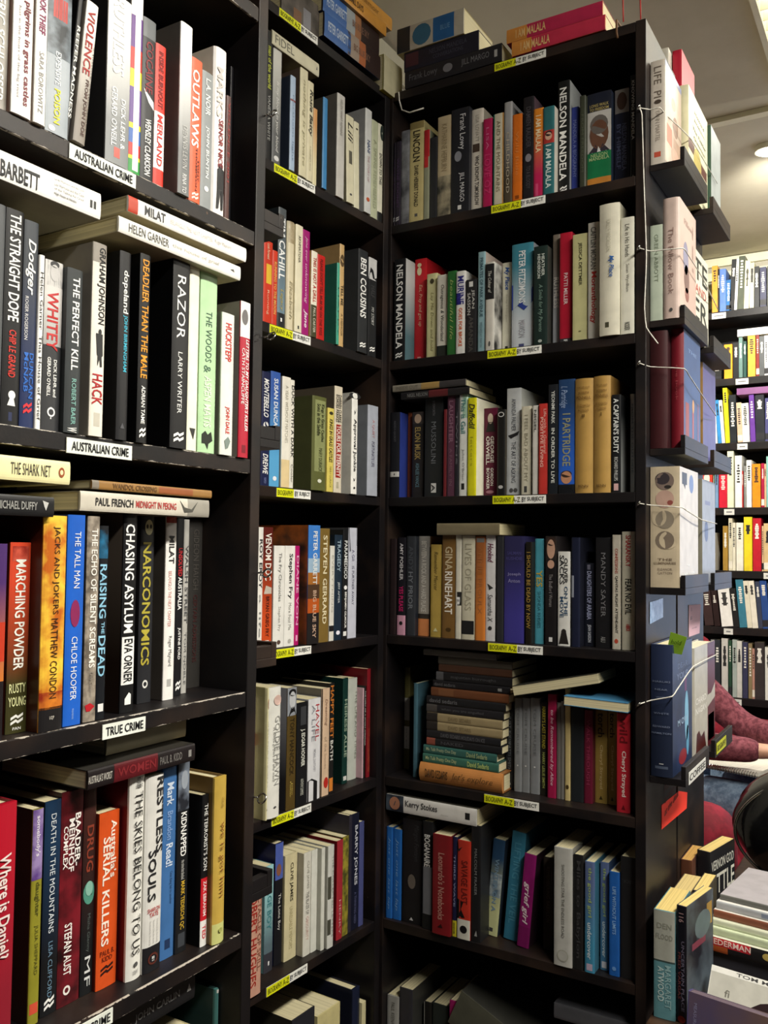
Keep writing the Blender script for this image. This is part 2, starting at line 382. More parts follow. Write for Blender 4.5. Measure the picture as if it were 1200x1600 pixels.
# ---------------------------------------------------------------- left bookcase: crime
rootA, shA = build_case(CA, 'near dark bookcase of crime books on the left', .06, .952, .25, LA+[1.5-1.14, .05], 2.56, sm=SHELF)
for sh, z, a, b_, txt, dr in ((shA[1], LA[1], 108, 212, 'AUSTRALIAN CRIME', .002), (shA[2], LA[2], 104, 206, 'AUSTRALIAN CRIME', .0045), (shA[3], LA[3], 160, 227, 'TRUE CRIME', .004), (shA[4], LA[4], 98, 176, 'TRUE CRIME', .002)):
    shelf_tag(CA, sh, z, a, b_, [(.07, .94, txt, '17171c')], drop=dr, hgt=.0165, col='eef2ea')
W = 'on the upper AUSTRALIAN CRIME shelf'
row(CA, LA[1], '''
-16,13,-50|n:6d675d:d8d4cc:8|6b5147|grey mottled paperback at the left frame edge|T.2 .95 .5 f2f2ee ERIC SCHLOSSER
20,51,-60|f3f0ec|8a6a5c|white paperback with dark red lowercase grass castles title|T.25 .93 .36@.66 7a2230 pilgrims in grass castles;t.3 .9 .16@.28 a9a4a4 lost in the heart of the big river
55,73,-40|f6f4ef|c9b8a8|white paperback whose title ends in purple THIEF|T.1 .4 .55 8b2b5a BOOK THIEF;t.52 .93 .4 9a9896 SARA BOROWITZ
73,110,-14|n:9aa3ab:b4bcc4:14|2b2d30|grey blue paperback with black lattice and yellow POISON|R0 .46 0 1 n:20262c:8d98a2:40;R.05 .2 .2 .8 c23f3a;T.43 .66 .24@.45 e9edf0 EXPENSIVE;T.69 .93 .26@.45 e6e22a POISON;O.97 .25 .02 .14 f2f2f2
111,119,-8,lean=5|17171a||thin black leaning paperback with white MADNESS lettering|T.2 .85 .6 f0f0ea REEFER MADNESS
125,143,0,lean=5|g:f4f1ea:8d857c|8d857c|leaning white paperback with bold red VIOLENCE title|T.06 .52 .62@.45 a5211d VIOLENCE;T.55 .95 .36@.6 5b4038 FROM JOHN DOE;t.3 .9 .12@.9 6e625a a history of the street
167,203,-6,o=-.003|g:f7f7f5:8b8e90|222326|grey and white paperback with faded tall white title|T.02 .47 .5@.45 fbfbfa RUTHLESS;T.55 .9 .24@.32 f6f6f6 GERARD O'NEILL;T.6 .9 .2@.7 f6f6f6 DICK LEHR &;R.9 .96 .35 .6 d9655c
203,221,-8|f5f5f5|555|white spine crossed by rainbow bands|R.12 .3 0 1 6b3f8f;R.3 .42 0 1 d2342c;R.42 .52 0 1 f0df25;R.52 .72 0 1 6a4a95;R.72 .75 0 1 f0df25;R.75 .83 0 1 3f6fc0;R.83 .9 0 1 d2342c;R.9 .92 0 1 f0df25;R.92 .999 0 1 2f9a45;R.02 .98 .3 .8 fafafa
221,241,30|26272a|3a3b3e|dark paperback with small white silhouette and dark red title|R0 .12 0 1 6d7174;T.14 .46 .55 8a2b32 COCAINE;P f1f1f1 .44,.1 .5,.9 .55,.95 .52,.5 .47,.2;T.62 .97 .46@.5 f4f4f2 WENSLEY CLARKSON
241,257,70|dd3a2c||red over white paperback with narrow black and red title|R.48 .88 0 1 f2efec;T.05 .45 .45 8a1a18 INSIDE BURNOUT;T.5 .86 .5 cf2a22 MERLAND
280,298,37|g:fbfbfa:77797a|605d5a|tall white topped grey hardback standing proud of its neighbours|t.6 .85 .4 c4c4c2 DENNIS LEVIN;t.88 .99 .35 f0f0f0 RINA TO|hard
297,314,92|e4643c|e4643c|orange paperback with large white OUTLAWS title|T.08 .62 .62@.4 fbf4ee OUTLAWS;T.62 .92 .32@.66 57201c TONY~THOMPSON;M.96 f4e6da
314,331,113|8f9496|7d8284|grey paperback with slim white L A NOIR title|T.05 .32 .45 e9ecec L.A. NOIR;T.4 .78 .36 e9ecec JOHN BUNTIN;O.86 .5 .02 .2 ececec
331,351,77,b=.004|f5f1ee|e6dfd6|white paperback with black standing silhouette at the foot|T.12 .42 .45@.4 cfcac6 MARKS;T.43 .72 .34@.5 8e2d35 SENOR NICE;O.71 .55 .018 .16 1c1c20;P 1c1c20 .73,.3 .72,.6 .73,.8 .85,.8 .97,.75 .97,.6 .86,.55 .97,.4 .97,.25 .85,.3
352,359,150|4d2b27||narrow dark maroon paperback in the shade|T.05 .7 .5 8b2f2c VIOLENCE 2001
372,388,118,o=-.045|1c1b20||black paperback set far back against the right upright
''', W, 'crime books on the upper Australian crime shelf', umin=.085, umax=.9315)  # rainbow spine's glare strip and two overexposed white tops are painted into the colours
W = 'on the lower AUSTRALIAN CRIME shelf'
row(CA, LA[2], '''
-14,4,318|54575a||dark grey paperback cut off by the left frame edge
5,33,327|141416|0f0f11|black paperback with white THE STRAIGHT DOPE title|T.02 .52 .62@.5 f5f5f3 THE STRAIGHT DOPE;T.56 .78 .4@.5 d2382f CHIP LE GRAND;O.86 .55 .02 .2 f0f0ee;P f0f0ee .86,.5 .86,.62 .91,.75 .91,.3;R.94 .98 .4 .6 2d3557
34,56,345|g:3c4148:1d2c58|23262d|dark blue paperback with italic white Dodger title|I.09 .36 .7@.45 f4f4f2 Dodger;t.37 .58 .22@.25 e6e6e6 ROGER ROGERSON;T.64 .83 .3@.32 2e6cc8 McNAB;T.64 .86 .3@.68 2e6cc8 DUNCAN;M.91 d6323a
56,66,398|f7f6f3|dcd8d0|slim white paperback with black serif House of Grief title|t.1 .95 .55 2a2a2e Helen Garner  This House of Grief
67,95,408|36373a|36373a|grey paperback with portrait and big red WHITEY title|R0 .5 0 1 g:d9d6d3:6d6d6f;R0 .15 .1 1 n:8a8a8c:d5d4d2:60;O.07 .5 .05 .25 c9c7c6;O.02 .5 .02 .25 3a3a3c;T.18 .53 .6@.45 c22e2e WHITEY;T.57 .8 .2@.32 f3f3f1 GERARD O'NEILL;T.58 .8 .18@.66 f3f3f1 DICK LEHR and;O.89 .5 .028 .22 f4f4f2;O.89 .5 .018 .14 36373a;R.86 .93 .47 .53 f4f4f2
102,126,420|33383a|303436|dark grey paperback with white THE PERFECT KILL title|T.05 .62 .46@.55 f3f3f1 THE PERFECT KILL;T.67 .95 .3@.55 7fb0a8 ROBERT BAER;T.965 .995 .6 f3f3f1 W
142,163,380|ece7dc|98928a|cream paperback with black walking figure and red HACK|R0 .1 0 1 9a938a;T.02 .42 .62@.6 1d1d1f GRAHAM JOHNSON;O.46 .6 .015 .12 222;P 222 .47,.3 .47,.8 .58,.85 .6,.65 .58,.4;P 222 .58,.45 .58,.75 .64,.8 .64,.65 .6,.6 .64,.45;T.68 .84 .75 b2252a HACK;R.88 .95 .3 .75 c9c4b6
184,201,393|1d1d20|121214|black paperback with lowercase white dopeland title|T.1 .33 .6@.5 ececea dopeland;T.34 .64 .42@.55 3fb3cf JOHN BIRMINGHAM;P 55555a .94,.3 .94,.7 .91,.5
216,232,397|121214|0d0d0f|black paperback with amber DEADLIER THAN THE MALE title|T.03 .66 .62@.5 e89a2a DEADLIER THAN THE MALE;T.7 .9 .36@.5 f0f0ee ADRIAN TAME;M.95 f2f2f0
268,294,401,b=.0006|141416|0e0e10|thick glossy black paperback with thin white RAZOR title|t.1 .43 .5@.5 f6f6f4 RAZOR;t.5 .82 .26@.5 ececea LARRY WRITER;M.945 f4f4f2
294,309,415|fbfae2|e9e6cc|blank pale cream spine with small black arrowhead at foot|P 2c2c2c .88,.2 .88,.8 .94,.6
311,337,425|b9dfae|8fb98a|pale green paperback with THE WOODS title|t.22 .5 .36@.5 4f6b58 THE WOODS;t.52 .56 .4@.45 51705c &;T.58 .86 .42@.5 dff2d8 ASPEN MATIS;P 22281f .9,.2 .88,.4 .9,.55 .88,.75 .93,.85 .95,.6 .98,.55 .95,.4 .95,.2
345,364,490|e3e6e0|77756c|pale grey paperback with small red HUCKSTEPP title|T.07 .34 .5@.5 d7433c HUCKSTEPP;T.66 .85 .4@.5 d7433c JOHN DALE;P 7c8a84 .9,.3 .87,.6 .9,.8 .95,.6 .96,.4
374,389,472|b41f36|8e8a83|red paperback with white photo top and slanted white title|R0 .23 0 1 eceae8;O.1 .4 .05 .3 6d6a6a;I.24 .83 .34@.7 f6f2f0 LETTERS TO MY DAUGHTER'S KILLER;t.3 .66 .3@.3 f6f2f0 CATH STAINCLIFFE;R.92 .97 .3 .7 7d1526
''', W, 'crime books on the lower Australian crime shelf', umin=.085, umax=.9315)
lying(CA, '''
-60,208,157,47,o=.012,d=.15|f6f5f2|8f8b80|thick white book lying flat at the left edge|T.05 .52 .6@.4 1c1c1e TOBY BARBETT;t.63 .86 .12@.8 9a9a9a Lindy Morrison and the Case;t.63 .86 .12@.62 9a9a9a Lex Harrison and the Case;t.63 .86 .12@.44 8a8a8a of the Talking Pie Crust;T.63 .8 .12@.26 777 High Noon in Nimbin;R.91 .93 .3 .6 333;R.94 .96 .3 .6 333
185,337,375,25,o=.014,d=.14|f3f1ea|b9b094|white lower book of the leaning pair over RAZOR|t.07 .37 .55@.5 5a5a58 HELEN GARNER;t.4 .8 .3@.5 c8c5bd this house of grief;P 555 .9,.5 .93,.6 .94,.4
200,305,384,25,o=.012,d=.14|f6f4f0|b9b094|white upper book of the leaning pair over RAZOR|R0 .07 0 1 c64a36;T.12 .28 .6@.5 3f3f42 MILAT;t.32 .68 .3@.5 d7d4d0 BELANGLO THE NEXT CHAPTER;t.7 .85 .34@.5 b9b6b2 Roger Maynard
''', W, 'books lying flat on the lower Australian crime shelf')
W = 'on the TRUE CRIME shelf'
row(CA, LA[3], '''
-22,7,850|g:4a2b6a:d47a22|2a1b2a|purple to orange paperback cut off at the left edge|R.7 1 0 1 1a1418;R.4 .6 0 1 c33a22
12,44,848,yb=1145|g:d4472a:3c3a1c|5d2418|red to olive paperback with white MARCHING POWDER title|R.02 .1 .1 .9 n:8f2018:d8604a:60;T.09 .67 .5@.5 f6f3ea MARCHING POWDER;H.765 .8 .05 dfe0a6 RUSTY;H.835 .85 .05 dfe0a6 YOUNG;M.93 f0f0ea;H.975 .4 .015 f0f0ea PAN
57,100,806,b=.002,yb=1142|n:c0621a:fbcf45:38|4a2112|broad fiery orange paperback titled JACKS AND JOKERS|R.82 .9 0 1 n:8f2a14:e0862c:40;R.89 1 0 1 1c1a1c;t.05 .46 .3@.52 3d2413 JACKS AND JOKERS;t.48 .85 .3@.52 3d2413 MATTHEW CONDON;H.94 .2 .018 c9c4ba UQP
102,129,805,yb=1133|1f62cc|15346e|bright blue paperback with white THE TALL MAN title|t.08 .35 .34@.55 eef1f8 THE TALL MAN;O.47 .5 .065 .27 8b2a5c;t.58 .88 .34@.5 eef1f8 CHLOE HOOPER;t.92 .97 .1@.5 9fc0ee PENGUIN MELBOURNE
133,152,807,yb=1127|n:6b6258:a59a8c:90|3c3630|stone grey mottled paperback with white SILENT SCREAMS title|T.06 .74 .5@.55 f3efe8 THE ECHO OF SILENT SCREAMS;i.76 .88 .35 a89f94 Lindy Cameron;P b8202a .92,.1 .91,.5 .93,.9 .95,.5 .95,.2
152,166,822|14171d||black paperback with pale blue RAISING THE DEAD title|R.02 .17 0 1 n:10161f:2a7fae:30;T.2 .48 .75@.45 8fc6e2 RAISING;T.5 .56 .35 8fc6e2 THE;T.57 .78 .75@.45 8fc6e2 DEAD;R.92 .96 .2 .8 e8e8e6
190,211,804,yb=1113|141416|g:6b6158:2e2018|black paperback with heavy white CHASING ASYLUM title|T.05 .6 .66@.45 f6f6f4 CHASING ASYLUM;R.62 .86 .05 .95 f3f3f1;T.63 .85 .62@.5 151517 EVA ORNER;P f3f3f1 .93,.3 .9,.6 .91,.75 .96,.75 .96,.3
217,238,807,yb=1098|25262a|1d1d20|charcoal paperback with gold NARCONOMICS and a skull|O.06 .55 .042 .3 dedaa8;O.055 .42 .012 .08 25262a;O.055 .68 .012 .08 25262a;T.14 .8 .6@.45 b5a83e NARCONOMICS;O.9 .5 .022 .2 e0e0dc;O.9 .5 .012 .12 25262a
257,273,803,yb=1093|f1efec|55504b|white upright paperback with black title and pink subtitle|R0 .05 0 1 b73a2c;T.12 .27 .5@.5 2c2c2e MILAT;t.31 .61 .3@.4 d39a94 BELANGLO THE NEXT CHAPTER;t.66 .82 .4@.5 6d6d6d Roger Maynard;R.89 .93 .3 .7 b0b0ae
273,285,810,yb=1086|161619||black paperback with red UNSOLVED and white AUSTRALIA|T.17 .33 .5@.5 c02b31 UNSOLVED;T.335 .52 .5@.5 f3f3f1 AUSTRALIA;T.62 .8 .4@.5 f3f3f1 JUSTINE FORD;M.95 f1f1ef
285,293,812,yb=1083|b9b7b2||thin grey white paperback left of the dark end book|T.15 .6 .55 5a5a5c WALSH STREET;t.65 .95 .4 777 TOM NOBLE
293,314,812,yb=1074|3a3836|2c2b2c|dark grey end paperback with barely visible title|t.06 .42 .4@.5 57534f GIDEON HAIGH;T.45 .85 .3 4a2a2a CERTAIN ADMISSIONS
''', W, 'true crime books on the true crime shelf', umin=.085, umax=.9315, base=-.006, omin=-.09)
lying(CA, '''
-60,768,84,34,o=.004|1a1a1c|111|black flat book directly below the pale yellow one|T.35 .8 .4@.5 9b9b98 MICHAEL DUFFY;P c9c9c6 .86,.8 .93,.7 .9,.3 .88,.5
-60,704,109,40,o=.016|f4edb6|b3aa72|pale yellow flat book with small oval, THE SHARK NET|t.42 .8 .5@.5 4a463c THE SHARK NET;O.91 .5 .03 .22 a0552f;O.91 .5 .016 .11 f4edb6
125,767,326,31,o=-.004,d=.13|d6d0c2|8d887c|pale grey flat book titled MIDNIGHT IN PEKING|T.1 .37 .42@.5 2b2a2a PAUL FRENCH;T.39 .71 .38@.5 b8423f MIDNIGHT IN PEKING;R.81 1 0 1 9e9a90;P 55544e .74,.9 .78,.5 .84,.4 .9,.9 .85,.25 .78,.2
143,750,330,14,o=-.01,d=.13|9c7440|6f6552|narrow tan flat book with WANDOL CROSSING lettering|R0 .05 0 1 8d8478;T.15 .5 .6 6b4d2c WANDOL CROSSING;R.52 .82 .1 .9 9a5a35
''', W, 'books lying flat on the true crime shelf')
W = 'on the shelf below TRUE CRIME'
row(CA, LA[4], '''
-46,20,1262,hard=1|g:b3142a:8a1c2c|7d1020|broad red hardback at the left frame edge|T.2 .62 .3@.7 e9d9d6 Where is Daniel?
47,63,1266,yb=1599|8e8a2c|2f211d|olive paperback with purple flowered top, daughter in title|R0 .33 0 1 n:5c3f86:9a86b8:50;T.03 .22 .5@.45 e8e2ee somebody's;T.34 .5 .5@.5 51501e daughter;t.54 .77 .4@.5 51501e JULIA SHEPPARD;R.9 .95 .1 .9 d0503a
66,91,1253,yb=1583|g:17314e:141518|191a1e|navy to black paperback titled DEATH IN THE MOUNTAINS|t.06 .62 .32@.5 d9dfe6 DEATH IN THE MOUNTAINS;t.66 .92 .26 6f8fa8 LISA CLIFFORD;M.95 f0f0ee
92,126,1237,yb=1567|n:1d0a0d:7a1a26:26|35181c|dark red paperback with blocky white COMPLEX title|T.11 .36 .26@.74 f3eeea BAADER-;T.13 .38 .26@.46 f3eeea MEINHOF;T.16 .36 .2@.2 f3eeea COMPLEX;T.62 .86 .34@.4 f3eeea STEFAN AUST;O.93 .4 .022 .16 efe9e2;O.93 .4 .012 .09 5a1a22
128,147,1225,yb=1552|g:3d201c:17191b|1b1614|brown black paperback with green face and faded DRUG|T.2 .42 .55@.5 8a3b2a DRUG;O.52 .5 .055 .45 4f8f7e;O.5 .5 .035 .3 86b8a8;t.62 .8 .3 58605f Misha Glenny;t.82 .96 .45 d6d8d8 MF
151,183,1270,yb=1541|d5521f|6a2418|orange paperback with tall white AUSTRALIA'S SERIAL KILLERS|T.05 .38 .3@.7 f6e9dc Australia's;T.14 .76 .36@.36 f6e9dc SERIAL KILLERS;H.8 .7 .03 6d2410 PAUL B.;H.835 .5 .028 6d2410 KIDD;M.9 2a1210
199,222,1205,hard=1,yb=1528|e9e8e2|64131f|white hardback with black THE SKIES BELONG TO US|t.03 .08 .4 555 BRENDAN KOERNER;t.1 .88 .5@.5 2a2a2a THE SKIES BELONG TO US;O.925 .5 .012 .12 555;t.95 .97 .3 777 CROWN
224,252,1213,b=.003,yb=1515|dddcd8|9a968c|white paperback with big RESTLESS SOULS and black foot|R.87 1 0 1 1c1c20;T.01 .4 .42@.74 242427 RESTLESS;T.38 .64 .42@.36 242427 SOULS;H.685 .7 .022 b13a3c SHARON;H.71 .5 .022 b13a3c TATE;t.74 .86 .1@.3 9a9896 foreword by the family;t.74 .86 .1@.5 9a9896 foreword by the family;t.74 .86 .1@.7 9a9896 foreword by the family;O.935 .5 .03 .28 5a2a22;O.935 .5 .02 .2 1c1c20;H.935 .12 .025 fff !!
252,273,1200,yb=1496|3f6da6|31517c|mid blue paperback with pale blue upright title|T.08 .2 .5@.5 cfdcee Mark;T.23 .38 .4@.5 7f9fd0 Brandon;T.4 .52 .5@.5 cfdcee Read!;t.55 .72 .25@.65 27456f One thing led to another;R.9 .95 .3 .7 1f3358
273,293,1190,yb=1487|18191c|141518|black paperback with photo top and white KIDNAPPED title|R0 .26 0 1 n:23262e:7a8494:40;O.1 .5 .05 .3 9aa2ae;T.27 .5 .5@.5 f1f1ef KIDNAPPED;t.52 .62 .3 c9c9c5 the crime that shocked;T.63 .88 .4@.5 c9a534 MARK TEDESCHI QC;R.9 .97 .2 .8 3c4046
314,324,1243,yb=1477|141416|0f0f12|black, red and white paperback titled TERRORIST'S SON|t.06 .5 .55@.5 efefec THE TERRORIST'S SON;R.55 .83 0 1 c9202c;T.57 .8 .45 f3dcdc ZAK EBRAHIM;R.83 1 0 1 eeedea;T.86 .95 .5 c9202c TED
331,351,1215,hard=1,yb=1472|c5a54c|6e5630|mustard yellow hardback with brown lowercase title|t.12 .18 .2@.5 8a6a2a CYNTHIA OWEN;t.27 .72 .45@.5 8a5a2c we is got him;R.88 1 0 1 c9cc82;O.92 .5 .015 .15 a5a860
''', W, 'crime books below the true crime shelf', umin=.081, umax=.9315, base=-.022, omin=-.06, omax=-.004)
lying(CA, '''
166,1148,290,33,o=-.05,d=.13|b3a98a|8f8873|fat cream book with page edges out, wedged under shelf
137,1205,304,30,o=-.014,d=.15|1d1719|35332f|black flat book with dark red middle band|t.0 .2 .4 d0ccc4 AUSTRALIA'S WORST;R.22 .62 0 1 5a141c;T.25 .6 .5 7a2228 WOMEN;T.64 .86 .45 6d6a68 PAUL B. KIDD;R.93 .96 .3 .7 8a8886
''', W, 'books lying flat below the true crime shelf')
W = "on the left bookcase's lowest visible shelf"
lying(CA, '''
120,1624,304,46,o=-.03,d=.14|1a1a1c|2a2a28|black flat book with grey SHADOW lettering|T.1 .42 .35@.3 77736c DEEP SHADOW;T.45 .85 .35@.5 6c6c6c JOHN CARLIN;P 888 .92,.4 .94,.7 .96,.4
''', W, 'books on the lowest left shelf')
row(CA, LA[5], '''
225,250,1640,o=-.05|2a2826||dark paperback under the flat SHADOW book
262,300,1618,o=-.05|c8bf95||cream paperback with lit page tops
346,357,1537,o=-.04,hard=1|4f8482|27403f|teal hardback with worn white corner|R0 .02 .2 .9 e8e8e4
''', W, 'books on the lowest left shelf', umin=.2, umax=.9315)

# ---------------------------------------------------------------- middle bookcase: biography, on the left wall
rootB, shB = build_case(CB, 'dark biography bookcase in the middle beside the crime case', -.46, .246, .215, LV+[1.5-1.40], LV[0]+.008)
rootC, shC = build_case(CC, 'dark biography bookcase facing the camera on the right', -1.022, -.438, .24, LV+[1.5-1.40], LV[0]+.001)
BIO = [(.03, .36, 'BIOGRAPHY', '5d5f10'), (.38, .53, 'A-Z', '5d5f10'), (.56, .64, 'BY', '3a3a3a'), (.66, .97, 'SUBJECT', '3a3a3a')]
BIO3 = [(.03, .46, 'BIOGRAPHY', '5d5f10'), (.52, .62, 'BY', '3a3a3a'), (.65, .97, 'SUBJECT', '3a3a3a')]
for i, a, b_ in ((0, 436, 496), (1, 428, 492), (2, 421, 485), (4, 425, 486), (5, 424, 486), (6, 416, 480)):
    shelf_tag(CB, shB[i], LV[i], a, b_, BIO, .55)
shelf_tag(CB, shB[3], LV[3], 432, 485, BIO3, .49)
for i, a, b_, f in ((0, 773, 853, .42), (1, 768, 852, .56), (2, 762, 846, .55), (3, 770, 853, .41), (4, 763, 848, .54), (5, 757, 842, .56)):
    shelf_tag(CC, shC[i], LV[i], a, b_, BIO, f)
W = "on the middle bookcase's top shelf"
row(CB, LV[1], '''
415,425,48|17181a||black paperback with narrow yellow green title|T.12 .45 .55 b9c24a man of the world;t.5 .85 .4 b0b0ae VANESSA WHITE
426,439,57|g:c9c9c4:5e6062|55575a|grey fading paperback with handwritten blood title|i.35 .9 .4 e9e9e6 Is my blood in your blood;O.95 .5 .02 .3 ddd
453,461,119|a9bdd6|333c4e|pale blue slim spine under the flat cream book|t.2 .9 .4 7f93ae northern light;R.25 .27 0 1 8a4a4a
468,480,108|d9d2b2|6b5a50|cream spine left of the bold black italic title|i.1 .9 .45 a59d7c nothing is private
480,489,128|dcd4b4||cream paperback with black bold italic title|I.08 .55 .7 2b2926 Rosie Batty;t.65 .9 .3 9a937a a mother's story
489,495,170|g:cf9a63:ddd4ac||thin orange topped cream paperback
504,511,153|3f82b8|474745|narrow sky blue paperback
526,538,148|c4c2bd|6f6c68|tall light grey spine right of the sky blue one|t.05 .4 .3 8d8b86 HELEN WHAT REMAINS
541,553,183,lean=-2|d4cfb4|8d8972|cream paperback with brushed black Lili title|i.08 .3 .6 2f2e2a Lili;R.4 .55 .3 .7 5b594f;O.9 .5 .012 .15 555
553,561,192,lean=-1.5|d6d2b8||slim cream paperback leaning beside Lili|O.08 .5 .01 .2 55534a
570,580,171|c9cbca|a3a5a8|off white spine with small navy NANI title|T.3 .42 .4 3c4f78 NANI;t.45 .7 .3 b08a92 THE STORY OF;O.87 .5 .02 .25 b8593a
580,590,189|b7bca0||sage cream paperback with faint title|t.2 .9 .45 949a7e A. SPRING REMEMBERED
590,602,196|d9d7c4||cream paperback with dark head and DOWN TO THIS|R.9 1 0 1 1d1e1e;O.08 .75 .08 .4 2c3632;T.3 .62 .5 4b4a42 DOWN TO THIS
''', W, 'biographies on the middle top shelf', umin=-.30, umax=.2255, base=-.006)
lying(CB, '''
425,46,498,22,o=-.002,d=.13|cfcab0|6b604c|cream flat book with grey capital title bridging the row|t.06 .45 .6 77746a FIDEL;P 666 .93,.4 .95,.7 .96,.4
''', W, 'books lying flat on the middle top shelf')
W = "on the middle bookcase's second shelf"
row(CB, LV[2], '''
411,425,377|cb3a24|8f2416|red paperback with yellow square at its waist|R.28 .52 .3 .9 e0b83a;T.03 .22 .3 e8b89a Look Forward;t.6 .9 .3 e8b89a Running
425,433,392|cf3d26||narrow red paperback with yellow upright title|T.15 .85 .5 e2b060 RUNNING TO THE MOON
433,446,325|g:4e5458:6f8796|30363a|tall slate paperback with large white slanted lettering|T.08 .6 .75@.45 f0f2f2 TIM CAHILL;R.88 1 0 1 26282c;i.68 .86 .5 b9a758 Legacy;R.92 .95 .4 .6 eee
447,458,347,b=.004|dcd2b4|b5aa8c|cream rounded spine with faint photograph at the top|R0 .2 .1 .9 n:8c7b5c:d8cdb0:30;i.55 .9 .4 b9af90 Elizabeth
461,472,352|e6dfc4|c9c2a8|cream paperback with small black upright name|t.1 .35 .35 4b473c AKHMATOVA;R.94 .97 .4 .6 333
471,483,360|a01a72||magenta paperback with white script title|i.06 .3 .4 e7b7d4 Jane ever;i.32 .7 .4 e7b7d4 unknowing;I.76 .93 .5 f3e2ee Jane
486,495,393|e9e4d2|b5b03c|white over olive paperback with red NOT A DRILL title|R.63 1 0 1 45442c;T.07 .6 .55 b2322a THIS IS NOT A DRILL;t.66 .95 .4 e5e2d2 PAUL CARTER
495,507,399|c0231f||bright red paperback with dark narrow lettering|T.05 .95 .35 6d1512 PLEASE DON'T TELL MUM I'M ON THE RIGS
526,530,411|3fa188|2a6c5c|teal spine with a broad teal cover side|t.3 .9 .4 1f5a4c HAPPY
530,537,382|c6a571|a88c5f|tan spine with black ink portrait head|O.16 .5 .06 .45 5c4a32;T.4 .6 .5 3c3426 TELL ME;t.68 .9 .4 6b5a3e A MEMOIR
559,574,391|2b2d30|3a3c3e|charcoal paperback with bold white two word title|T.08 .66 .6@.5 f3f3f1 BEN COUSINS;M.93 f0f0ee
575,588,404|1e1f22||black paperback with white clouded photo top|R0 .22 0 1 c9c9ca;P 1e1f22 .22,0 .1,.2 .12,.5 .2,.7 .18,1 .23,1;T.28 .4 .5 3c3c3e HALF;t.5 .68 .3 d0d0ce MY STORY;M.93 efefed
''', W, 'biographies on the middle second shelf', umin=-.30, umax=.2255, base=-.006)
W = "on the middle bookcase's third shelf"
row(CB, LV[3], '''
408,421,581|1d2348|d7b436|navy paperback with slanted white MONTEBELLO title|I.06 .4 .6 f1f1ef MONTEBELLO;O.47 .5 .03 .3 e9e9e6;O.46 .6 .024 .25 1d2348;I.72 .9 .6 f1f1ef DREWE;t.93 .98 .3 7a86b8 HAMISH
421,437,581|g:3559a6:5aa6d8|25406c|blue to sky blue paperback with spaced white name|T.06 .52 .42 e9eef6 SUSAN DUNCAN;O.93 .5 .02 .2 e9eef6
440,453,589|ece8dc|9a8d74|white paperback fading to peach at the foot|R.75 1 0 1 e6cf9f;t.08 .6 .35 b5b0a2 A YEAR WITHOUT MATCHES
453,459,594|e9e6da||slim white paperback with black WITH A DARK title|T.05 .72 .7 3c3a38 DUCK WITH A DARK;t.78 .95 .5 55524e Cooler
487,509,620,b=.0025|5d6136|4d5130|broad olive paperback with lighter green title panel|R.04 .8 .15 .9 8b9161;T.08 .48 .26@.66 3c4026 Kings in Grass Castles;T.08 .42 .24@.4 3c4026 Sons in the Saddle;t.55 .8 .24@.55 4b5030 MARY DURACK;O.9 .5 .02 .14 dadccb
511,521,638|d9c864||yellow paperback with black serif title|O.06 .5 .02 .3 3c3826;I.13 .65 .5 3c3826 KINGS IN GRASS CASTLES;t.7 .95 .3 a0964e MARY DURACK
522,534,604|d9cfba|5a5248|pale paperback with white on red ETERNITY panel|T.08 .34 .36@.66 2d2a28 DARREN CLARKE;T.08 .34 .32@.3 2d2a28 ECHOES PARKES;R.36 .86 .2 .85 9a2a22;T.37 .85 .5@.52 f0e6da TOURS FOR ETERNITY;R.9 .96 .3 .6 b0a890
549,558,614|f0efea|dcdad2|white starred paperback titled Approval Junkie|O.03 .5 .03 1 2a2a2c;P 2a2a2c .15,.7 .2,.55 .17,.35 .22,.4;T.26 .78 .6 2c2c2e Approval Junkie;P 2a2a2c .83,.7 .87,.55 .84,.35 .88,.4;O.94 .5 .012 .15 2a2a2c
574,590,634|a9aebb|7b8088|pale lavender grey book with red band on its side|t.16 .36 .25 c08a90 A QUIET;T.4 .68 .28 6f6f82 FORTUNATE LIFE
''', W, 'biographies on the middle third shelf', umin=-.30, umax=.2255, base=-.006)
W = "on the middle bookcase's fourth shelf"
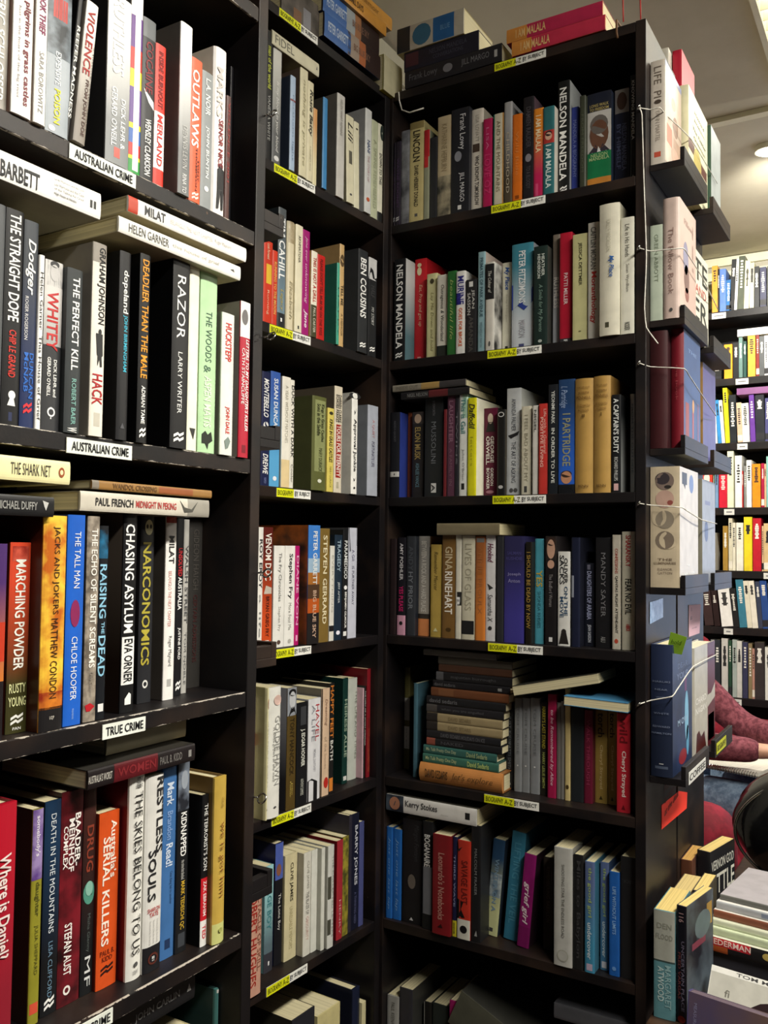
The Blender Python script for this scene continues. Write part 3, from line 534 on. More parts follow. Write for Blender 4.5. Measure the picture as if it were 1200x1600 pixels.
row(CB, LV[4], '''
402,410,824|efece6||white spine against the left upright with black letters|T.1 .5 .6 2b2b2d ROY EROY;t.55 .9 .4 8a8a88 a life
410,425,824|g:5a1c16:cf4e22||brown to orange paperback with white VENOM title|T.05 .44 .62 f3ece4 VENOM DOC;P c9beb0 .48,.3 .5,.9 .55,.9 .55,.1;T.57 .9 .35 4a1810 BRYAN GRIEG FRY;R.93 .97 .3 .7 f0d9cc
427,444,853|ecebe6|b0aca0|left one of two matching white serif paperbacks|t.07 .55 .34 5f5e5a The Fry Chronicles;t.6 .84 .3 96948e Stephen Fry;O.95 .5 .022 .16 5d4a42
444,460,853|eeede8||right one of two matching white serif paperbacks|T.08 .53 .46 2f2f31 Stephen Fry;t.57 .84 .3 96948e More Fool Me;O.95 .5 .022 .16 b9b7b0
460,467,853|b8186c||thin magenta paperback beside the white pair|T.1 .8 .5 e6a5c8 DIANE VON;R.9 .96 .3 .7 e6a5c8
481,499,821|g:3f78c6:26211f|n:3a2a22:a85a24:14|blue, desert orange and black photo book|R0 .28 0 1 3f7fd0;R.28 .4 0 1 9db8d0;R.4 .5 0 1 a5672c;R.5 .62 0 1 4e3626;R.62 .74 0 1 b8561f;R.74 1 0 1 221f20;T.05 .5 .36@.55 e7e9ea PETER GARRETT;T.55 .95 .3@.55 c9a890 BIG BLUE SKY
499,514,826|7b6330|55452a|olive gold paperback with spaced cream lettering|T.06 .4 .42 e2d7b4 STEVEN;T.44 .84 .42 e2d7b4 GERRARD
515,522,853|dcdad2||short white paperback with black blocks at foot|t.1 .7 .4 b0aea6 EVERYTHING;R.84 .9 0 1 1c1c1e
522,534,836|1c2c3c|17202a|dark navy paperback with TRAGEDY lettering|T.05 .35 .45 9ab0c0 TRAGEDY;t.45 .65 .3 d0d8de JEFF APTER;O.93 .5 .02 .25 eef
535,543,828|18191c||black paperback with white PARAMEDICO title|T.1 .45 .6 dfe2e2 PARAMEDICO;O.53 .5 .02 .3 eee;T.57 .9 .45 efefec BENJAMIN GILMOUR;R.93 .97 .2 .8 e8e8e6
544,557,825|c3c6d4|3a3c42|pale lavender spine with dark grey curved top|P 5e5f66 0,0 0,1 .16,1 .22,.1;t.2 .3 .3 6d6a86 A Gill;t.35 .7 .26 55536a IS FURTHER AWAY
''', W, 'biographies on the middle fourth shelf', umin=-.30, umax=.2255, base=-.008)
W = "on the middle bookcase's fifth shelf"
row(CB, LV[5], '''
393,398,1090|ece6de||thin white spine with red patch at the left|R.3 .4 0 1 b02a30
398,416,1077,b=.005,yb=1287|d9d2a4|a59d70|cream rounded hardback, left of two alike|O.12 .6 .04 .3 d8b098;t.25 .75 .4@.65 a09a70 GOLDIE HAWN;i.3 .72 .2@.35 8a845c A lotus grows in the mud;O.92 .5 .008 .1 555
417,437,1074,b=.005,yb=1278|e9e9e2|b9b8ae|white rounded hardback, right of two alike|O.1 .6 .04 .3 e3c3b8;t.22 .75 .4@.62 a9a9a6 GOLDIE HAWN;i.3 .72 .2@.35 8d8d8a A lotus grows in the mud;O.92 .5 .008 .1 555
448,462,1075|54431f|g:8f9098:2a2a30|brown paperback with grey photographed man at the top|R0 .23 0 1 8f949c;O.1 .5 .07 .35 c5c8cc;O.04 .5 .03 .4 1c1c1e;P 1c1c1e .23,.1 .16,.4 .16,.7 .23,.95;T.25 .72 .45 2f2410 TONY HANCOCK;t.77 .9 .3 cdb65a John~Fisher
463,480,1098|16171a|101114|black paperback with small white framed top panel|R.04 .22 .3 .8 3a3c40;T.26 .62 .42 e4e6dc J. EDGAR HOOVER;t.74 .9 .28 c4c6bc ANTHONY SUMMERS
481,500,1092,yb=1250|dadbdf|b0b2b8|white book with red capitals and black foot shape|t.06 .42 .3@.7 b0343c HAVEL;t.06 .42 .28@.38 8b8d94 A LIFE;t.5 .72 .2 9a9aa2 MICHAEL ZANTOVSKY;P 1a1a1d 1,0 .8,.0 .78,.3 .82,.75 1,.75
502,514,1076,yb=1243|d3b69a|6e6a62|peach paperback edged in black scallops with red blot|i.1 .35 .4 8a6a5a Dreaming;t.45 .75 .3 b09a84 of the bones;O.88 .6 .05 .3 b52a22;R0 1 0 .08 1d1a1a
514,521,1068|1d1c1c|171717|black and orange lettered slim paperback|T.02 .5 .7 c8772e HAPPY FEET;T.52 .7 .6 d0d0ca BATH;R.86 .98 .1 .9 cf7c30
535,543,1060,yb=1224|12332e|102c28|dark green paperback with pale upright title|T.2 .75 .5 8da08c HEIRESS ALLIE;R.93 .97 .2 .8 d0d0cc
543,557,1060,b=.004,yb=1217|b9beb6|555|pale grey green rounded spine beside the dark green|t.12 .8 .3@.75 7f867c THE LIFE AND TIMES
557,564,1077,yb=1218|c3a0aa||dusty pink paperback with thin lettering|t.1 .7 .4 8a6d78 NEVER TO RETURN
564,569,1073|15201d||black green paperback with white slanted title|T.05 .65 .5 cfd4cc THE HALF OF A STORY CYNTHIA
573,583,1045|7c1620|641019|tall dark red book at the row's right end|R.45 .95 .2 .8 n:6a1a1c:8c3a2a:60
''', W, 'biographies on the middle fifth shelf', umin=-.30, umax=.2255, base=-.02, omin=-.08, omax=.0)
W = "on the middle bookcase's sixth shelf"
row(CB, LV[6], '''
388,408,1372,yb=1566|c99a86|8a6a5c|peach paperback with tall scrawled red letters|T.08 .92 .5@.36 a0322a ROBERT HUGHES;T.05 .8 .3@.8 8a5a4a SPECTACLE OF SKILL
413,426,1354,yb=1518|g:9ccfd4:5b6f78|6a9aa0|light blue paperback with dark misty foot|T.12 .6 .5 3f7f86 LARGE BOY;R.82 1 0 1 3a3a42;R.9 .94 .45 .6 eee
429,441,1318,yb=1506|1a1a1f|23254a|blue topped black paperback with white Lone Boy title|R0 .3 0 1 4f62b0;O.22 .4 .05 .3 8a5a48;t.42 .72 .4 dcdcd8 The Lone Boy
441,463,1336,yb=1499|d3c9a2|a59c78|wide cream paperback with black spaced capitals|T.08 .45 .3@.5 3e3a2c CLIVE JAMES;t.5 .9 .26@.5 a49a72 UNRELIABLE MEMOIRS
474,485,1333,yb=1492|d9d7cc|aaa598|off white paperback with pale red lettering|t.08 .35 .35 9a9890 CLIVE JAMES;T.38 .6 .4 8f8d88 THE BLAZE OF;t.62 .85 .35 c9a09a OBSCURITY
486,495,1329,yb=1486|dadbd2|b0b0a4|plain white paperback without visible lettering
501,507,1326,yb=1484|d5d6cc|aeaea4|narrow plain white paperback second from the red
512,521,1322,yb=1480|cfd0ca|a5a59c|white paperback with two dark photo squares|R.3 .52 0 .5 4a4a40;R.72 .87 0 .5 4a4a40;t.1 .9 .3@.75 9a9a94 THE COLLECTED LETTERS
526,535,1314,yb=1467|a12a34|6d161c|red paperback beside the white run|t.6 .95 .3 d09a9a HENRY
535,544,1308|n:4b4a20:9a8e34:60|4b4a30|mottled olive and yellow paperback
544,549,1275|2e2b36||thin dark violet paperback
549,560,1272|17192a|1c1c26|black navy paperback with white spaced capitals|T.1 .62 .5 c9cbd4 BARRY JONES;t.68 .95 .3 55587a A THINKING REED
560,568,1285|4a4f80|3c406a|slate blue paperback at the row's right end
''', W, 'biographies on the middle sixth shelf', umin=-.30, umax=.2255, base=-.03, omin=-.09, omax=.003)
W = "on the middle bookcase's lowest shelf"
row(CB, LV[7], '''
455,490,1585,o=-.03|2a2a30|35332c|dark paperback with dim page top
495,530,1578,o=-.03|cfc48e||cream topped paperback lit at the front
550,561,1545,o=-.02,hard=1|1a2036|141829|navy book in a shiny clear jacket
563,571,1567|d0c89e||narrow cream paperback at the right
''', W, 'biographies on the middle lowest shelf', umin=-.30, umax=.2255)
# flat stacks on top of the middle bookcase
W = 'on top of the middle bookcase'
lying(CB, '''
440,-36,500,58,o=-.01,d=.15,z=2.5262|n:3a3835:6e6660:18|33302c|brown grey photo book directly above the yellow label|R.55 .75 .1 .6 8a8a90;R.3 .5 0 .4 7a5a44
506,54,594,39,o=.004,d=.15,z=2.534|g:2c1f1c:30599e|1d2540|lower of two blue and orange photo books|R0 .45 0 1 4068a8;R.4 .6 0 1 9a8a7c;R.6 .72 0 1 a5603a;R.72 1 0 1 2c1d1a;T.06 .4 .4@.5 b9c8dc PETER GARRETT;T.5 .8 .3 7a5a4a BIG BLUE SKY
504,8,592,40,o=.002,d=.15,on=1|g:2c1f1c:30599e|1d2540|upper of two blue and orange photo books|R0 .4 0 1 4068a8;R.4 .55 0 1 9aa0a4;R.55 .66 0 1 9a6a48;R.66 1 0 1 2c1d1a;T.06 .4 .4@.5 b9c8dc PETER GARRETT;T.5 .8 .3 7a5a4a BIG BLUE SKY
528,-16,603,22,o=.01,d=.14,on=1|c98d36|8a6a40|lower orange flat book with black lettering|T.1 .5 .5 4a3216 WINDMILL DAYS
540,-36,612,22,o=.006,d=.14,on=1|c9903c|8a6a40|upper orange flat book touching the ceiling line|t.3 .7 .4 8a6028 memoir
600,84,628,56,o=.01,d=.12|b8b294|a9a23c|short fat cream book at the corner end
''', W, 'books stacked on the middle bookcase')

# ---------------------------------------------------------------- right bookcase: biography, facing the camera
W = "on the right bookcase's top shelf"
row(CC, LV[1], '''
608,617,225|241d2c||thin dark violet paperback, left of its twin|T.2 .8 .5 4d3a5a WAYNE ROONEY;M.93 c0c0c4
617,626,222|251e2d||thin dark violet paperback, right of its twin|T.2 .8 .5 4d3a5a WAYNE ROONEY;M.93 c0c0c4
626,640,205|n:3d3f46:8c8e96:20|2c2d33|smoky silver grey paperback near the corner
640,662,191|c0b27e|8a8058|tan paperback with large black serif title|R0 .07 0 1 8a7c50;T.09 .4 .5 2b261a LINCOLN;T.44 .85 .3 4a4230 DAVID HERBERT DONALD;R.92 .95 .4 .6 555
661,671,204|8f927c|707460|thin grey green paperback with a red top|R0 .3 0 1 b0262c;R.3 .42 0 .8 c02e30
672,683,215|25262a||plain dark paperback between green and tan ones
684,705,182|n:b3a283:c2b394:8|4a4438|tan paperback with mottled black and white foot|R.6 1 0 1 n:2b2c2a:a99f86:25;t.08 .55 .4 8f7f60 KATHARINE HEPBURN
705,733,170|1f2026|25262c|thick black paperback with thin white title and jewel|t.06 .4 .4@.6 d6d6da Frank Lowy;O.46 .4 .05 .2 8a8c96;t.62 .9 .32@.6 d6d6da JILL MARGO;R.93 .97 .4 .6 ddd
737,755,171|d7d0c4|8a8478|cream paperback WHO KNOWS TOMORROW with small photo|R.34 .42 .1 .7 4a3c34;T.46 .94 .36 4a4644 WHO KNOWS TOMORROW;t.06 .32 .3 a59d92 LISA LOVATT
755,769,186|b01d54|8a1540|crimson pink paperback with faint LOVE lettering|t.1 .35 .3 d06a94 LISA;T.4 .85 .7 c23468 LOVE OZ
771,787,178|cfc8b2|2a7a68|cream paperback with green and ochre edges|R0 1 0 .12 2a7a68;R0 1 .88 1 b98a4c;t.08 .85 .35 7a6f58 AND THE MOUNTAINS
788,800,160|g:9a9a9c:4f4538|6d6d6e|grey paperback with brown foot and curled top|t.3 .9 .4 b9ad98 CHILDHOOD
801,816,179|d9701f|a85418|plain bright orange paperback|t.2 .7 .3 e08a44 Wild Ride;R.93 .97 .3 .7 8a4414
818,834,152|1f1d22|4a3a42|black paperback with blurred figure at mid height|T.1 .5 .45 4a464c DAMIEN RAUDER;O.6 .5 .04 .3 85828a;t.68 .9 .4 5a565c TO A BLOODY
834,849,170|g:d98428:c02458|a81e4c|orange to pink paperback with vertical white title|T.08 .5 .55 f0d9b0 I AM MALALA;R.85 .999 .2 .5 d24a78
849,866,167|2f6a70|b9b4aa|teal I AM paperback with small portrait panel|R.27 .42 0 1 b03a34;O.34 .5 .045 .32 d2a890;O.31 .5 .03 .3 2a2024;T.44 .93 .5 d6e4e2 I AM MALALA
872,890,127|17191a|9b9fa0|tall black book with large thin white capitals|T.06 .87 .62@.45 eeeeec NELSON MANDELA;M.95 efefed
893,904,168|36459c|1f2a66|blue spine beside the tall black book|t.15 .8 .5 8a96d0 MANDELA A BIOGRAPHY;O.94 .5 .015 .25 dde
906,915,150|3c4034||dark olive paperback left of the striped portrait book|t.2 .8 .4 5a5f50 FROM FREEDOM
918,955,145,b=.0015|1d2232|39445c|wide white, green and orange spine with portrait|R.19 .61 0 1 c9c6c2;O.43 .5 .15 .4 6b4a3a;O.33 .5 .1 .38 6a6460;P 3a3440 .61,.05 .53,.35 .61,.5 .53,.65 .61,.95;P e8e8e8 .61,.42 .55,.47 .61,.58;R.61 .87 0 1 1d7a4c;R.87 1 0 1 d08a3c;H.13 .8 .03 b9a86a LONG WALK;H.17 .8 .03 b9a86a TO FREEDOM;H.64 .7 .035 a9c48c NELSON;H.675 .85 .035 a9c48c MANDELA
960,984,140|20243a|191c2c|navy paperback with portrait at the top, right end|R0 .24 .05 .95 8f8a88;O.12 .5 .09 .33 4a342c;T.35 .82 .3@.66 5a6080 NELSON MANDELA;T.35 .8 .28@.3 5a6080 BY HIMSELF
985,994,118|131318||narrow black book against the right upright|T.05 .6 .5 c9c9cc KNOWING MANDELA;P ddd .95,.3 .95,.7 .92,.5
''', W, 'biographies on the right top shelf', umin=-1.0015, umax=-.4585, base=-.006)
W = "on the right bookcase's second shelf"
row(CC, LV[2], '''
616,633,405|191b1e|g:b9bcbc:4a6a72|black book with large white capitals at the corner|T.06 .88 .6 efefed NELSON MANDELA;M.95 f0f0ee
648,666,405|c8242e|b01d26|bright red paperback with tiny white doll figure|O.06 .4 .02 .18 e8d9b0;O.12 .4 .04 .2 e8d9b0;i.25 .65 .35 f0c8a8 Eat, Pray and get up;R.94 .97 .3 .6 e8a0a0
667,683,428|d9d5a2|b5b182|pale yellow paperback with faint cursive lettering|O.09 .5 .03 .2 4a4632;i.22 .9 .35 8f8a5c Lay Me Down and hold
683,699,430|dedbd0|b5b2a8|cream paperback with handwritten title and black foot|R.85 1 0 1 2a302c;i.12 .8 .4 3a3a3a Outrageous & Wonderland
699,713,424|2d6a34|225228|green paperback with yellow handwriting|i.1 .8 .35 9ab06a beautiful life
713,727,424|e4e3e0|d6d5d2|white paperback with navy and red capitals|R.08 .4 0 1 dcdce4;T.06 .4 .7 26267a MURINE;R.26 .4 0 .5 2c2c8a;T.44 .9 .4 d2602c GOES FOR BROKE
728,745,437|28282b|1f1f22|dark grey paperback with stacked white lettering|R.03 .1 .3 .65 ddd;T.14 .4 .3@.66 b9b9b6 JEAN;T.18 .48 .3@.3 b9b9b6 SASSON;T.5 .98 .4 4c4a48 AMANDA
747,758,394|8fb3bd|a99a92|light blue paperback titled PRIMATES OF PARK AVENUE|T.06 .65 .45 3c5a66 PRIMATES OF PARK AVENUE;t.7 .95 .35 5f7c88 WEDNESDAY MARTIN
759,772,410|cfccc4|n:1a1a1c:d0cec8:18|pale paperback with black torn panel near the top|R.02 .42 0 1 1f1f21;I.1 .35 .4 b9b9b4 The Colour of;O.92 .5 .03 .12 555
785,799,411|e9e6d2|c0bda8|white paperback with small blue script title|I.05 .3 .6 2a5aa8 My Place;t.35 .65 .25 c9c6b6 Sally Morgan;R.92 .96 .35 .65 333
800,833,381,b=.002|g:3c8296:c9d0d8|8a8f98|broad sea blue to white paperback with mountain band|P 2c3f8a .38,0 .62,0 .58,.3 .63,.6 .55,1 .42,1;T.07 .56 .32@.5 e9eef2 PETER FITZSIMONS;t.72 .88 .3 9a9aa2 MAWSON;R.94 .98 .35 .6 4a4f7a
834,855,385|1f2f2c|3a3a36|black green paperback with thin script title|T.08 .3 .22@.7 cfd6d0 HEATHER;T.08 .32 .22@.4 cfd6d0 HENDERSON;i.38 .85 .36 7f9a90 A Smile for My Parents;O.94 .5 .015 .15 b0b8b2
864,875,367|g:7f756a:b4b8c0|6a5a48|grey brown paperback with white RUTHLESS lettering|T.38 .65 .7 e6e2dc RUTHLESS
875,894,364|b81d36|8c1428|crimson paperback with small white upright name|R.94 1 0 1 3a3a3e;T.36 .64 .32 e9d4d6 PATTI MILLER;T.95 .99 .3 ddd P
895,918,366|d3d09a|a9a672|plain pale yellow paperback with small dark name|T.08 .48 .28 4a4830 JESSICA DETTMER;O.9 .5 .006 .1 6a6840
919,936,348|dcd9d0|c2bfb4|cream paperback with large red lower lettering|T.04 .4 .5 6a6862 CAITLIN MORAN;T.42 .86 .6 b8322c Moranthology
937,968,319,hard=1,o=.003|d5d1bf|b3af9b|thickest cream hardback standing proud with blue script|I.4 .56 .3@.6 2a5a9c My Place;t.12 .36 .2 bdb9a8 SALLY MORGAN;R.9 .94 .3 .5 4a4838
970,991,340|dcdacb|aaa898|cream paperback with small grey title by the upright|t.06 .34 .32 55544c Life in His Hands;t.4 .64 .3 77756c Susan Wyndham;T.9 .97 .4 4a4a44 NODEX
''', W, 'biographies on the right second shelf', umin=-1.0015, umax=-.4585, base=-.006)
W = "on the right bookcase's third shelf"
row(CC, LV[3], '''
603,624,645|1b1c22|2a3a86|black paperback with white band and blue side|R.7 .76 0 1 d9d8d4;O.73 .5 .012 .06 444;t.1 .35 .25 5a5a62 ANDREW ASHCROFT
637,643,645|a2532c|8a4424|thin copper spine
644,662,644|232022|3a3438|dark paperback with small face and ochre upright title|R0 .14 0 1 3a3434;O.08 .5 .055 .3 b59c88;T.18 .56 .5 a08a52 ELON MUSK;t.6 .88 .3 6a90a0 ASHLEE VANCE
664,692,614|1d2023|16181b|broad black hardback with thin grey capitals|t.28 .68 .26@.5 70747a MUSSOLINI;t.08 .22 .14@.5 6a6a70 BOSWORTH;R.87 .96 .38 .66 d6d6d4;T.88 .95 .2 1d2023 A
693,698,640|702028||dark red sliver beside the broad black hardback
699,711,610|5a3448|3c2c38|plum paperback with faint LAUGHTER lettering|T.1 .5 .55 8a6478 LAUGHTER;t.55 .9 .35 7a5a6a A FAMILY IN
711,717,612|24232a||thin black spine right of the plum one|t.2 .7 .4 77757c TWINS
718,730,613|dfe2e0|7fa890|white paperback with green top titled This is Gail|R0 .25 .4 1 a8c8b4;T.06 .4 .6 4a8080 This is Gail;t.55 .85 .4 8a8a88 Juliet O'Brien;R.88 .94 .3 .7 222
731,744,622|d7d31c|e4e2cc|bright yellow paperback with black scrawled title|I.06 .32 .7 2a2a1c Daffodil;t.4 .7 .3 a8a420 letters
756,777,638|5a1030|2a1a20|maroon paperback with seated figure and white capitals|O.12 .5 .06 .2 c9b8a8;P 1f1a1c .27,.15 .16,.35 .16,.7 .27,.85;T.32 .62 .26@.64 f0ece8 GEORGE;T.32 .64 .26@.32 f0ece8 ORWELL;T.68 .88 .22@.64 f0ece8 GORDON;T.68 .92 .22@.34 f0ece8 BOWKER;O.95 .5 .018 .3 b07a88
777,789,640|1a1a1a|3a3428|dark paperback with white curls right of the maroon|O.06 .5 .03 .4 ccc;O.06 .5 .02 .3 1a1a1a;O.9 .5 .02 .3 bbb
792,814,607|c3c7ca|b5b8b4|silver grey paperback titled THE ART OF ASKING|t.1 .4 .3 5a5e66 AMANDA PALMER;P 2a2a2c .44,.1 .42,.6 .4,.9 .44,.8 .47,.3;t.5 .88 .3 4a4e56 THE ART OF ASKING;O.95 .35 .02 .14 555;O.95 .65 .02 .14 555
815,830,635|d3ceba|b0ab98|cream paperback with faint lettering beside silver one|t.1 .85 .35 8f8a78 I FEEL BAD ABOUT MY;R.9 .97 .3 .6 444
832,841,634|dcdad4|a9a7a2|white and red rimmed slim paperback|T.05 .3 .4 4a4a4a NIGEL
842,856,631|c83a34|a02c28|salmon red paperback with faint white lettering|T.06 .55 .3@.7 e8a49a Life with a General;T.15 .7 .35@.35 f0c0b4 POSITIVE LIVING
857,872,601|1e2228|16191e|black paperback titled IN ORDER TO LIVE|T.06 .36 .35 d9dcd8 YEONMI PARK;T.4 .9 .35 d9dcd8 IN ORDER TO LIVE
873,898,593|g:23406a:2a5fc6|1c3a7a|vivid blue paperback with gold capitals and portrait foot|i.06 .25 .5@.3 9ab0d8 I, Partridge;T.3 .76 .5 8f9078 I PARTRIDGE;R.92 1 0 1 16181c;O.86 .5 .055 .34 c08a6a;O.83 .5 .03 .34 3a2a20;P 16181c 1,0 .93,.2 .95,.8 1,1
899,927,592,hard=1,b=.005|b28d4c|8a6a38|tan cloth volume marked II|H.08 .7 .015 7a5a2a THE LIFE AND;H.13 .6 .025 6a4a20 JOSEPH;H.17 .8 .025 6a4a20 PENNELL;H.24 .7 .02 7a5a2a ELIZABETH;H.28 .6 .02 7a5a2a ROBINS;H.33 .14 .03 4a3418 II;H.94 .55 .022 5a4020 BENN
928,954,588,hard=1,b=.005|b28d4c|8a6a38|tan cloth volume marked I|H.08 .7 .015 7a5a2a THE LIFE AND;H.13 .6 .025 6a4a20 JOSEPH;H.17 .8 .025 6a4a20 PENNELL;H.24 .7 .02 7a5a2a ELIZABETH;H.28 .6 .02 7a5a2a ROBINS;H.33 .05 .03 4a3418 I;H.94 .55 .022 5a4020 BENN
956,970,617|191b1e|g:1f2124:a0a4a4|black paperback with white A CAPTAIN'S DUTY title|T.04 .6 .6 e3e6e4 A CAPTAIN'S DUTY;t.64 .88 .4 d9dbd9 RICHARD PHILLIPS;R.91 .98 .25 .75 d9b0b0
985,992,616|c9cacc||thin pale strip of a book beside the right upright|t.1 .8 .4 7a8a9a FROM THE OUTSIDE
''', W, 'biographies on the right third shelf', umin=-1.0015, umax=-.4585, base=-.006)
lying(CC, '''
627,614,733,11,o=-.004,d=.14|1e1d20|2c2b2a|lower black flat book, right end reaching further|t.1 .4 .5 8a8a8a NIGEL NELSON;R.42 .7 0 1 5a2226
614,603,728,10,o=-.006,d=.14|8a8478|4a4844|upper grey and tan flat book|R.4 .65 0 1 a08450;R.65 1 0 1 3a383a;t.05 .36 .5 6a665c INSIDE OUT
''', W, 'books lying flat on the right third shelf')
W = "on the right bookcase's fourth shelf"
row(CC, LV[4], '''
607,619,842|2b2022||dark red black spine left of the pink footed book
621,634,840|1c1a22|25232a|black paperback with pink lettering and pink foot|T.06 .44 .4 d9d6da AMY POEHLER;T.5 .76 .5 c8246a YES PLEASE;R.8 1 0 1 d79fb8;O.88 .5 .02 .2 222
635,649,838|33363c|1c2028|dark grey paperback with wide dim capitals|T.1 .35 .5 4a4e56 ANDY;T.36 .74 .5 777c84 HY PRIOR
654,671,838|g:8a8884:a59e94|8d6a4a|grey paperback with orange foot titled BETWEEN A ROCK|T.05 .76 .45 d0ccc4 BETWEEN A ROCK AND A HARD PLACE;R.78 .83 0 1 3a332c;R.83 1 0 1 d98a54
673,690,851|b59a4c|4a3a26|dull gold paperback with cursive script|i.08 .5 .35 5a4a20 Remember Mercer;P d9d6a8 .94,.3 .94,.7 .9,.5
691,712,835|7a5a2e|5a4222|brown paperback with tall pale capital title|T.12 .35 .55@.5 c9b896 GINA;T.36 .77 .55@.5 f0eade RINEHART;O.92 .5 .02 .2 4a3618
712,721,836|dcd8c8|bdb8a4|slim cream paperback with large black R|R.55 .68 .3 1 222;T.6 .7 .6 eee R
722,742,837|cfcab4|a9a48e|cream paperback with black block at the foot|t.08 .72 .5 a5a08c LIVES OF GLASS;R.82 .95 0 .95 1e2022
743,758,838|g:9a5c30:d07c34|7a4420|copper orange paperback|t.1 .75 .4 a86a3c ANNIE PROULX;R.02 .06 .1 .9 777
759,774,836|d9d8da|b0afb4|white paperback with dark cursive Hooked title|I.08 .26 .6 6a2a48 Hooked;P 333 .46,.2 .5,.8 .52,.4;i.56 .82 .5 3a3a3e Samantha X;O.88 .5 .02 .2 333
776,787,838|2e2f33||dark spine left of the indigo book
788,819,838|g:2c2a52:3f3a8e|2a2850|broad indigo paperback with stacked serif name|H.16 .7 .03 4a4680 SALMAN;H.21 .8 .03 4a4680 RUSHDIE;H.36 .66 .035 8a86b8 Joseph;H.42 .6 .035 8a86b8 Anton
821,831,847|1d1a16||black paperback with gold BE DEAD lettering|T.1 .85 .6 9a7c3a I SHOULD BE DEAD BY NOW
836,850,842|4fa0b4|4a98aa|turquoise paperback titled YES|T.3 .46 .7 c0a84c YES;T.5 .85 .35 3a7a8a SHONDA RHIMES
852,870,838|1c1a1c|2a2628|black paperback with a woman's portrait at the top|R0 .22 0 1 2a2422;O.12 .5 .09 .35 c29a84;O.05 .5 .04 .4 3a2a24;O.26 .5 .04 .3 c29a84;t.35 .65 .3 8a8688 The Bedford Woman;R.93 .97 .35 .65 ddd
872,891,862|dededa|b9b9b6|white paperback with heavy black ON THE MOVE|T.07 .34 .3@.66 26282c OLIVER;T.04 .35 .36@.33 26282c SACKS;T.37 .68 .3@.66 2a4a6a ON THE;T.48 .7 .3@.33 2a4a6a MOVE;O.85 .5 .03 .2 2a2624;P 2a2624 .98,.1 .86,.3 .86,.7 .98,.9
893,906,840|1b2036|181a26|dark navy spine right of ON THE MOVE|R.35 .55 0 .3 9aa0b0
913,929,880|171a26|15171f|black paperback titled DAUGHTERS OF ARABIA|R.02 .08 .3 .6 667;T.1 .68 .45 9aa0c0 DAUGHTERS OF ARABIA;T.74 .95 .4 c0c4d0 JEAN SASSON
931,955,840|1a1a1d|141417|broad black book with thin wide name and frame|t.14 .72 .3 7a7a7e MANDY SAYER;t.9 .95 .3 999 A&U
957,970,836|cfc9ba|aaa494|cream paperback titled FLIGHT ATTENDANT in red and black|T.12 .34 .35 b05a50 CONFESSIONS;T.36 .86 .35 3a3a38 QANTAS FLIGHT ATTENDANT;O.93 .5 .02 .22 c0503c
972,992,831|c6c2b0|a8a494|cream paperback with black FEAR NO EVIL title|T.03 .3 .4@.5 a83038 SHARANSKY;T.4 .7 .5@.5 1e1e1e FEAR NO EVIL;T.78 .84 .35 b03030 A MEMOIR
''', W, 'biographies on the right fourth shelf', umin=-1.0015, umax=-.4585, base=-.010)
lying(CC, '''
683,818,780,18,o=-.004,d=.14|7a7058|6d644f|dull brown flat book bridging the row
''', W, 'books lying flat on the right fourth shelf')
W = "on the right bookcase's fifth shelf"
row(CC, LV[5], '''
623,640,1043,yb=1201|5f5a34|54502e|olive spine with two white panels by the corner|R.3 .52 0 1 a9a9a6;R.58 .8 0 1 d9d9d6;t.32 .5 .2@.3 777 a memoir of;t.6 .78 .2@.5 777 of a girl
646,652,1068,o=-.03,d=.16|4a7080|3c5c6a|slate teal book standing behind the flat pile
790,803,1090,yb=1233|17191f||black paperback with thin upright title beside the pile|t.2 .5 .35 6a7078 JUST KIDS;t.5 .8 .35 6a7078 PATTI SMITH;P aaa .95,.3 .95,.7 .92,.6
804,815,1091,yb=1237|85888c|b5b5b2|first of three matching grey paperbacks|t.1 .6 .3 6a6d70 TOM CRUISE;O.72 .5 .008 .1 ddd
816,828,1091|85888c|b5b5b2|second of three matching grey paperbacks|t.1 .6 .3 6a6d70 TOM CRUISE;O.72 .5 .008 .1 ddd
829,843,1091,yb=1241|85888c|c5c5c2|third of three matching grey paperbacks|t.1 .6 .3 6a6d70 TOM CRUISE;O.72 .5 .008 .1 ddd
845,855,1097|24221c||black paperback with yellow LAST STAND title|T.05 .5 .55 a89a30 HARRY'S LAST STAND;T.54 .92 .4 a8b060 HARRY LESLIE SMITH
856,869,1085,yb=1247|a01c4a|7c1438|crimson paperback with slanted white title|I.15 .88 .45 e0b0c0 to be Remembered by Alice
870,876,1098|6d6a66||narrow grey speckled spine, left of two
876,882,1096|7d7a76||narrow grey speckled spine, right of two
883,891,1076,yb=1251|cdb981|a89868|slim tan paperback under the lifted books|O.88 .5 .02 .3 4a3a20
892,912,1106|22262a||dark paperback under the cream flat book
913,926,1110|6a1a32|581428|dim magenta paperback left of the tan pair|t.1 .8 .4 9a3a5a WALK THROUGH
928,949,1108,yb=1255|9a8040|826a34|left tan paperback titled torch|T.04 .3 .55 3a2e18 torch;T.38 .85 .3 c9b280 Cheryl Strayed;P 3a2e18 .96,.35 .96,.65 .92,.5
950,964,1108|9a8040|826a34|right tan paperback titled torch|T.04 .3 .55 3a2e18 torch;T.38 .85 .35 c9b280 Cheryl Strayed;P 3a2e18 .96,.35 .96,.65 .92,.5
964,985,1115,yb=1270|bb2534|981c28|bright red paperback titled wild|T.04 .3 .6 6a1018 wild;T.38 .84 .4 f0dcd6 Cheryl Strayed;P 6a1018 .97,.35 .97,.65 .92,.5
988,993,1103|2a2c2a||dark slim spine beside the red one
''', W, 'biographies on the right fifth shelf', umin=-1.0015, umax=-.4585, base=-.022, omin=-.06, omax=-.004)
